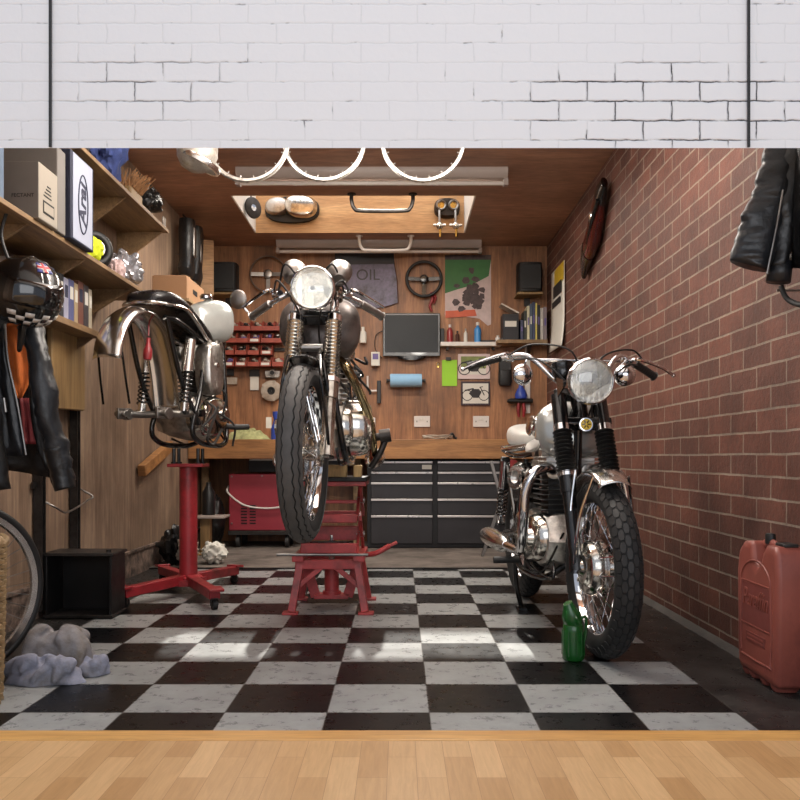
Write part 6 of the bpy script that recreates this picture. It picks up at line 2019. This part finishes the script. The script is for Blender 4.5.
# folded trestle leaning before the tool chest
r = thing('folding_trestle', 'folded grey metal trestle standing before the right end of the tool chest', 'trestle', (at(495, 557, 6.15).x, 6.15, .012))
O = V(r.location)
for s_ in (0,):
    dv = V((.0, s_, 0))
    MB().bar(at(482, 556.5, 6.15) + dv - O, at(505.5, 489, 6.15) + dv - O, .032, .022).build('leg', M['steel'], r, bev=.002)
    MB().bar(at(491, 461, 6.12) + dv - O, at(517, 556.5, 6.12) + dv - O, .032, .022).build('leg', M['steel'], r, bev=.002)
MB().cyl(at(501, 497, 6.10) - O, at(501, 497, 6.10) - O + V((0, .08, 0)), .014, n=10).build('pivot', M['steel'], r)

# ------------------------------------------------------------------ ceiling
for px0, px1, Y, lab in ((237, 507, 5.33, 'nearer long fluorescent batten across the ceiling, in front of the rooflight'), (277, 481, 7.10, 'farther long fluorescent batten across the ceiling, by the back wall')):
    r = thing('fluorescent_batten', lab, 'light', (((px0 + px1) / 2 - 400) * Y / F, Y, ZC))
    L = (px1 - px0) * Y / F
    MB().prism([(-.055, 0), (-.055, -.03), (-.03, -.062), (.03, -.062), (.055, -.03), (.055, 0)], -L / 2, L / 2, 'x').build('housing', M['batten'], r)
    for s_ in (-1, 1):
        MB().box((s_ * (L / 2 - .008), -.0, -.082), (.03, .05, .045)).build('lamp_holder', M['batten'], r, bev=.004)
    MB().cyl((-L / 2 + .02, 0, -.088), (L / 2 - .02, 0, -.088), .014, n=16).build('tube', M['tube'], r)
for Y, m, lab in ((5.815, M['steel_dark'], 'dark steel grab bar on the ceiling at the near edge of the rooflight'), (6.92, M['white_plastic'], 'pale grab bar on the ceiling beyond the rooflight')):
    r = thing('grab_bar', lab, 'bar', (-.125, Y, ZC))
    MB().tube([(-.215, 0, -.005), (-.215, 0, -.05), (-.195, 0, -.105), (-.14, 0, -.122), (.14, 0, -.122), (.195, 0, -.105), (.215, 0, -.05), (.215, 0, -.005)], .0135, 12).build('bar', m, r)
    for s_ in (-1, 1):
        MB().lathe([(.03, -.008), (.03, -.001)], 18, (s_ * .215, 0, 0)).build('flange', m, r)
for px, lab, th in ((247, 'bare wheel rim hung under the ceiling beside the silver lamp shell', .009), (324, 'bare wheel rim hung under the ceiling, middle of the three', .012), (423, 'bare wheel rim hung under the ceiling, farthest from the lamp shell', .012)):
    Y = 4.07 if px == 324 else 4.0
    r = thing('wheel_rim', lab, 'rim', ((px - 400) * Y / F, Y, EYE + (457 - 140) * Y / F), 0, 'bare rims under the ceiling')
    R_ = .203
    MB().lathe([(R_, -.016), (R_ + .002, -.012), (R_ - .010, -.007), (R_ - .010, .007), (R_ + .002, .012), (R_, .016), (R_ - .012, .015), (R_ - .019, 0), (R_ - .012, -.015)], 72, (0, 0, 0), (0, 1, 0), True).build('hoop', M['alloy'], r)
    for i in range(18):
        a = 2 * PI * i / 18
        MB().cyl(((R_ - .019) * math.cos(a), 0, (R_ - .019) * math.sin(a)), ((R_ - .028) * math.cos(a), 0, (R_ - .028) * math.sin(a)), .0035, n=6).build('nipple', M['steel'], r)
    MB().tube([(0, 0, ZC - r.location.z), (0, 0, R_ + .03), (0, -.012, R_ - .03), (0, .02, R_ - .03), (0, .03, R_ + .0)], .004, 8, 4).build('hanging_hook', M['steel_dark'], r)
r = thing('lamp_shell', 'dull silver round lamp shell hung under the ceiling beside the wheel rims', 'lamp shell', (-.935, 3.82, 2.16))
MB().lathe([(0, -.095), (.04, -.09), (.075, -.065), (.092, -.025), (.094, .03), (.09, .075)], 36, (0, 0, 0), (0, 0, 1)).build('bowl', M['dull_alloy'], r)
MB().lathe([(.085, -.012), (.098, -.012), (.100, 0), (.098, .012), (.085, .012)], 36, (.012, 0, -.052), (.5, 0, 1), True).build('rim', M['chrome_worn'], r)
MB().cyl((0, 0, .07), (0, 0, .439), .006, n=10).build('hanger', M['steel_dark'], r)
# in the rooflight recess
r = thing('crankcase_cover', 'silver two-lobed engine cover hung on the back of the rooflight recess', 'engine cover', (-.885, 6.80, 2.78))
MB().loft([ring((0, -y, 0), (1, 0, 0), (0, 0, 1), a, b_, 30, 2.6) for y, a, b_ in ((-.035, .215, .10), (.0, .225, .112), (.015, .22, .105))]).build('gasket_plate', M['oil_black'], r)
MB().loft([ring((.07, -y, .015), (1, 0, -.08), (.08, 0, 1), a, b_, 30, 2.4) for y, a, b_ in ((0, .14, .095), (.05, .138, .092), (.085, .115, .075), (.095, .07, .04))]).build('large_lobe', M['alloy_polish'], r)
MB().loft([ring((-.12, -y, .02), (1, 0, .1), (-.1, 0, 1), a, b_, 26, 2.2) for y, a, b_ in ((0, .10, .075), (.04, .098, .073), (.07, .08, .058), (.078, .04, .03))]).build('small_lobe', M['alloy'], r)
MB().cyl((-.01, -.02, .015), (-.01, -.085, .015), .022, n=16).build('boss', M['steel_dark'], r)
r = thing('round_mirror', 'round dark mirror hung at the left end of the rooflight recess', 'mirror', (-1.13, 6.35, 2.66))
MB().lathe([(0, -.02), (.07, -.012), (.082, 0), (.08, .012), (.07, .014)], 28, (0, 0, 0), (.8, -.6, 0)).build('back', M['steel_dark'], r)
MB().lathe([(.074, .013), (0, .0145)], 28, (0, 0, 0), (.8, -.6, 0)).build('mirror_glass', M['mirror'], r)
MB().tube([(-.01, .0, .07), (-.02, 0, .13), (-.055, 0, .16)], .006, 8).build('stalk', M['steel_dark'], r)
r = thing('twin_gauge', 'dark twin-bored carburettor flange hung on the back of the rooflight recess', 'flange', (.385, 6.79, 2.79))
MB().loft([ring((0, -y, 0), (1, 0, 0), (0, 0, 1), .105 * q, .075 * q, 26, 2.6) for y, q in ((-.04, 1), (.03, 1), (.045, .93))]).build('body', M['steel_dark'], r)
for s_ in (-1, 1):
    b_ = MB().lathe([(.028, .04), (.04, .04), (.044, .055), (.036, .066), (.028, .06)], 24, (s_ * .05, 0, .01), (0, -1, 0), True).build('bore_ring', M['steel'], r)
    MB().cyl((s_ * .05, -.046, .01), (s_ * .05, -.044, .01), .029, n=20).build('bore', M['gold'], b_)
for i, (dx, lab) in enumerate(((-.045, 'small alloy fuel tap dangling below the twin flange, left of the pair'), (.085, 'small alloy fuel tap dangling below the twin flange, right of the pair'))):
    r = thing('fuel_tap', lab, 'tap', (.385 + dx - .02, 6.695, 2.56), 0, 'fuel taps below the rooflight')
    MB().tube([(0, .02, .19), (.0, .005, .14), (0, 0, .08)], .010, 10).build('pipe', M['steel'], r)
    MB().ball((0, 0, .06), (.03, .03, .03), 14).cyl((-.05, 0, .065), (.05, 0, .065), .012, n=12).build('body', M['alloy_polish'], r)
    MB().cyl((.005, 0, .04), (.005, 0, -.03), .009, n=10).build('spout', M['gold'], r)
# nails and screws that hold up what hangs on the walls and in the rooflight
def nail(o, wall, dz=0.0, dx=0.0, r=.004):
    """a nail from the wall to just inside the thing o (its local frame is unrotated or turned about z only)"""
    p = V(o.location)
    q = {'back': V((p.x, YB - .0005, p.z)), 'left': V((XL + .0005, p.y, p.z)), 'right': V((XR - .0005, p.y, p.z)), 'roof': V((p.x, SY1 - .0005, p.z)), 'ceil': V((p.x, p.y, ZC - .0005))}[wall]
    m = Matrix.Rotation(-o.rotation_euler.z, 3, 'Z')
    a = m @ (q - p)
    sft = V((dx, 0, dz))
    MB().cyl(a + sft, sft, r, n=8).build('hanging_nail', M['steel'], o)
for o in [x for x in COL.objects if x.parent is None]:
    n_ = o.name.split('.')[0]
    if n_ in ('bearing_pack', 'clipboard_note', 'header_card', 'carburettor_body', 'rotor_housing', 'hand_drill', 'steering_wheel', 'tin_sign', 'monitor', 'poster', 'picture', 'wall_socket', 'paper_roll', 'white_box', 'tool_pouch', 'brass_hook', 'wall_bottle', 'red_tag', 'parts_bin'):
        nail(o, 'back', .02 if n_ in ('parts_bin',) else 0)
    elif n_ == 'hand_brush' and o.location.y > 6.5:
        nail(o, 'back')
    elif n_ in ('willow_board', 'pale_board', 'timber_brace', 'hanging_gear', 'wire'):
        if n_ not in ('timber_brace', 'wire'):
            nail(o, 'left', .2)
    elif n_ in ('lacquer_panel', 'wall_calendar'):
        nail(o, 'right', .3 if n_ == 'wall_calendar' else 0)
    elif n_ in ('crankcase_cover', 'twin_gauge'):
        nail(o, 'roof')

    elif n_ == 'timber_brace':
        MB().cyl((XL + .0005, 5.7, .765), (-1.64, 5.7, .765), .005, n=8).build('hanging_nail', M['steel'], o)
    elif n_ == 'wire':
        MB().cyl((XL + .0005 + 1.655, .44, .03), (.02, .44, .03), .004, n=8).build('hanging_nail', M['steel'], o)
    elif n_ == 'hose':
        MB().cyl((XR - .0005, 2.66, 1.285), (1.21, 2.66, 1.285), .004, n=8).build('hanging_nail', M['steel'], o)
    elif n_ in ('fluorescent_batten', 'grab_bar'):
        for sx in (-.2, .2) if n_ == 'fluorescent_batten' else (-.215, .215):
            MB().cyl((sx, 0, -.0005), (sx, 0, -.02), .005, n=8).build('hanging_screw', M['steel'], o)
    elif n_ == 'fuel_tap':
        MB().tube([(0, .012, .18), (0, -.012, .25), (0, -.012, .34), (0, .13, .40)], .0015, 6).build('hanging_wire', M['steel'], o)
    elif n_ == 'thin_cable':
        MB().lathe([(.012 + .003 * math.cos(a), .003 * math.sin(a)) for a in [2 * PI * i / 8 for i in range(8)]], 20, (0, -.002, 1.608), (0, -1, 0), True).build('hanging_eye', M['steel'], o)
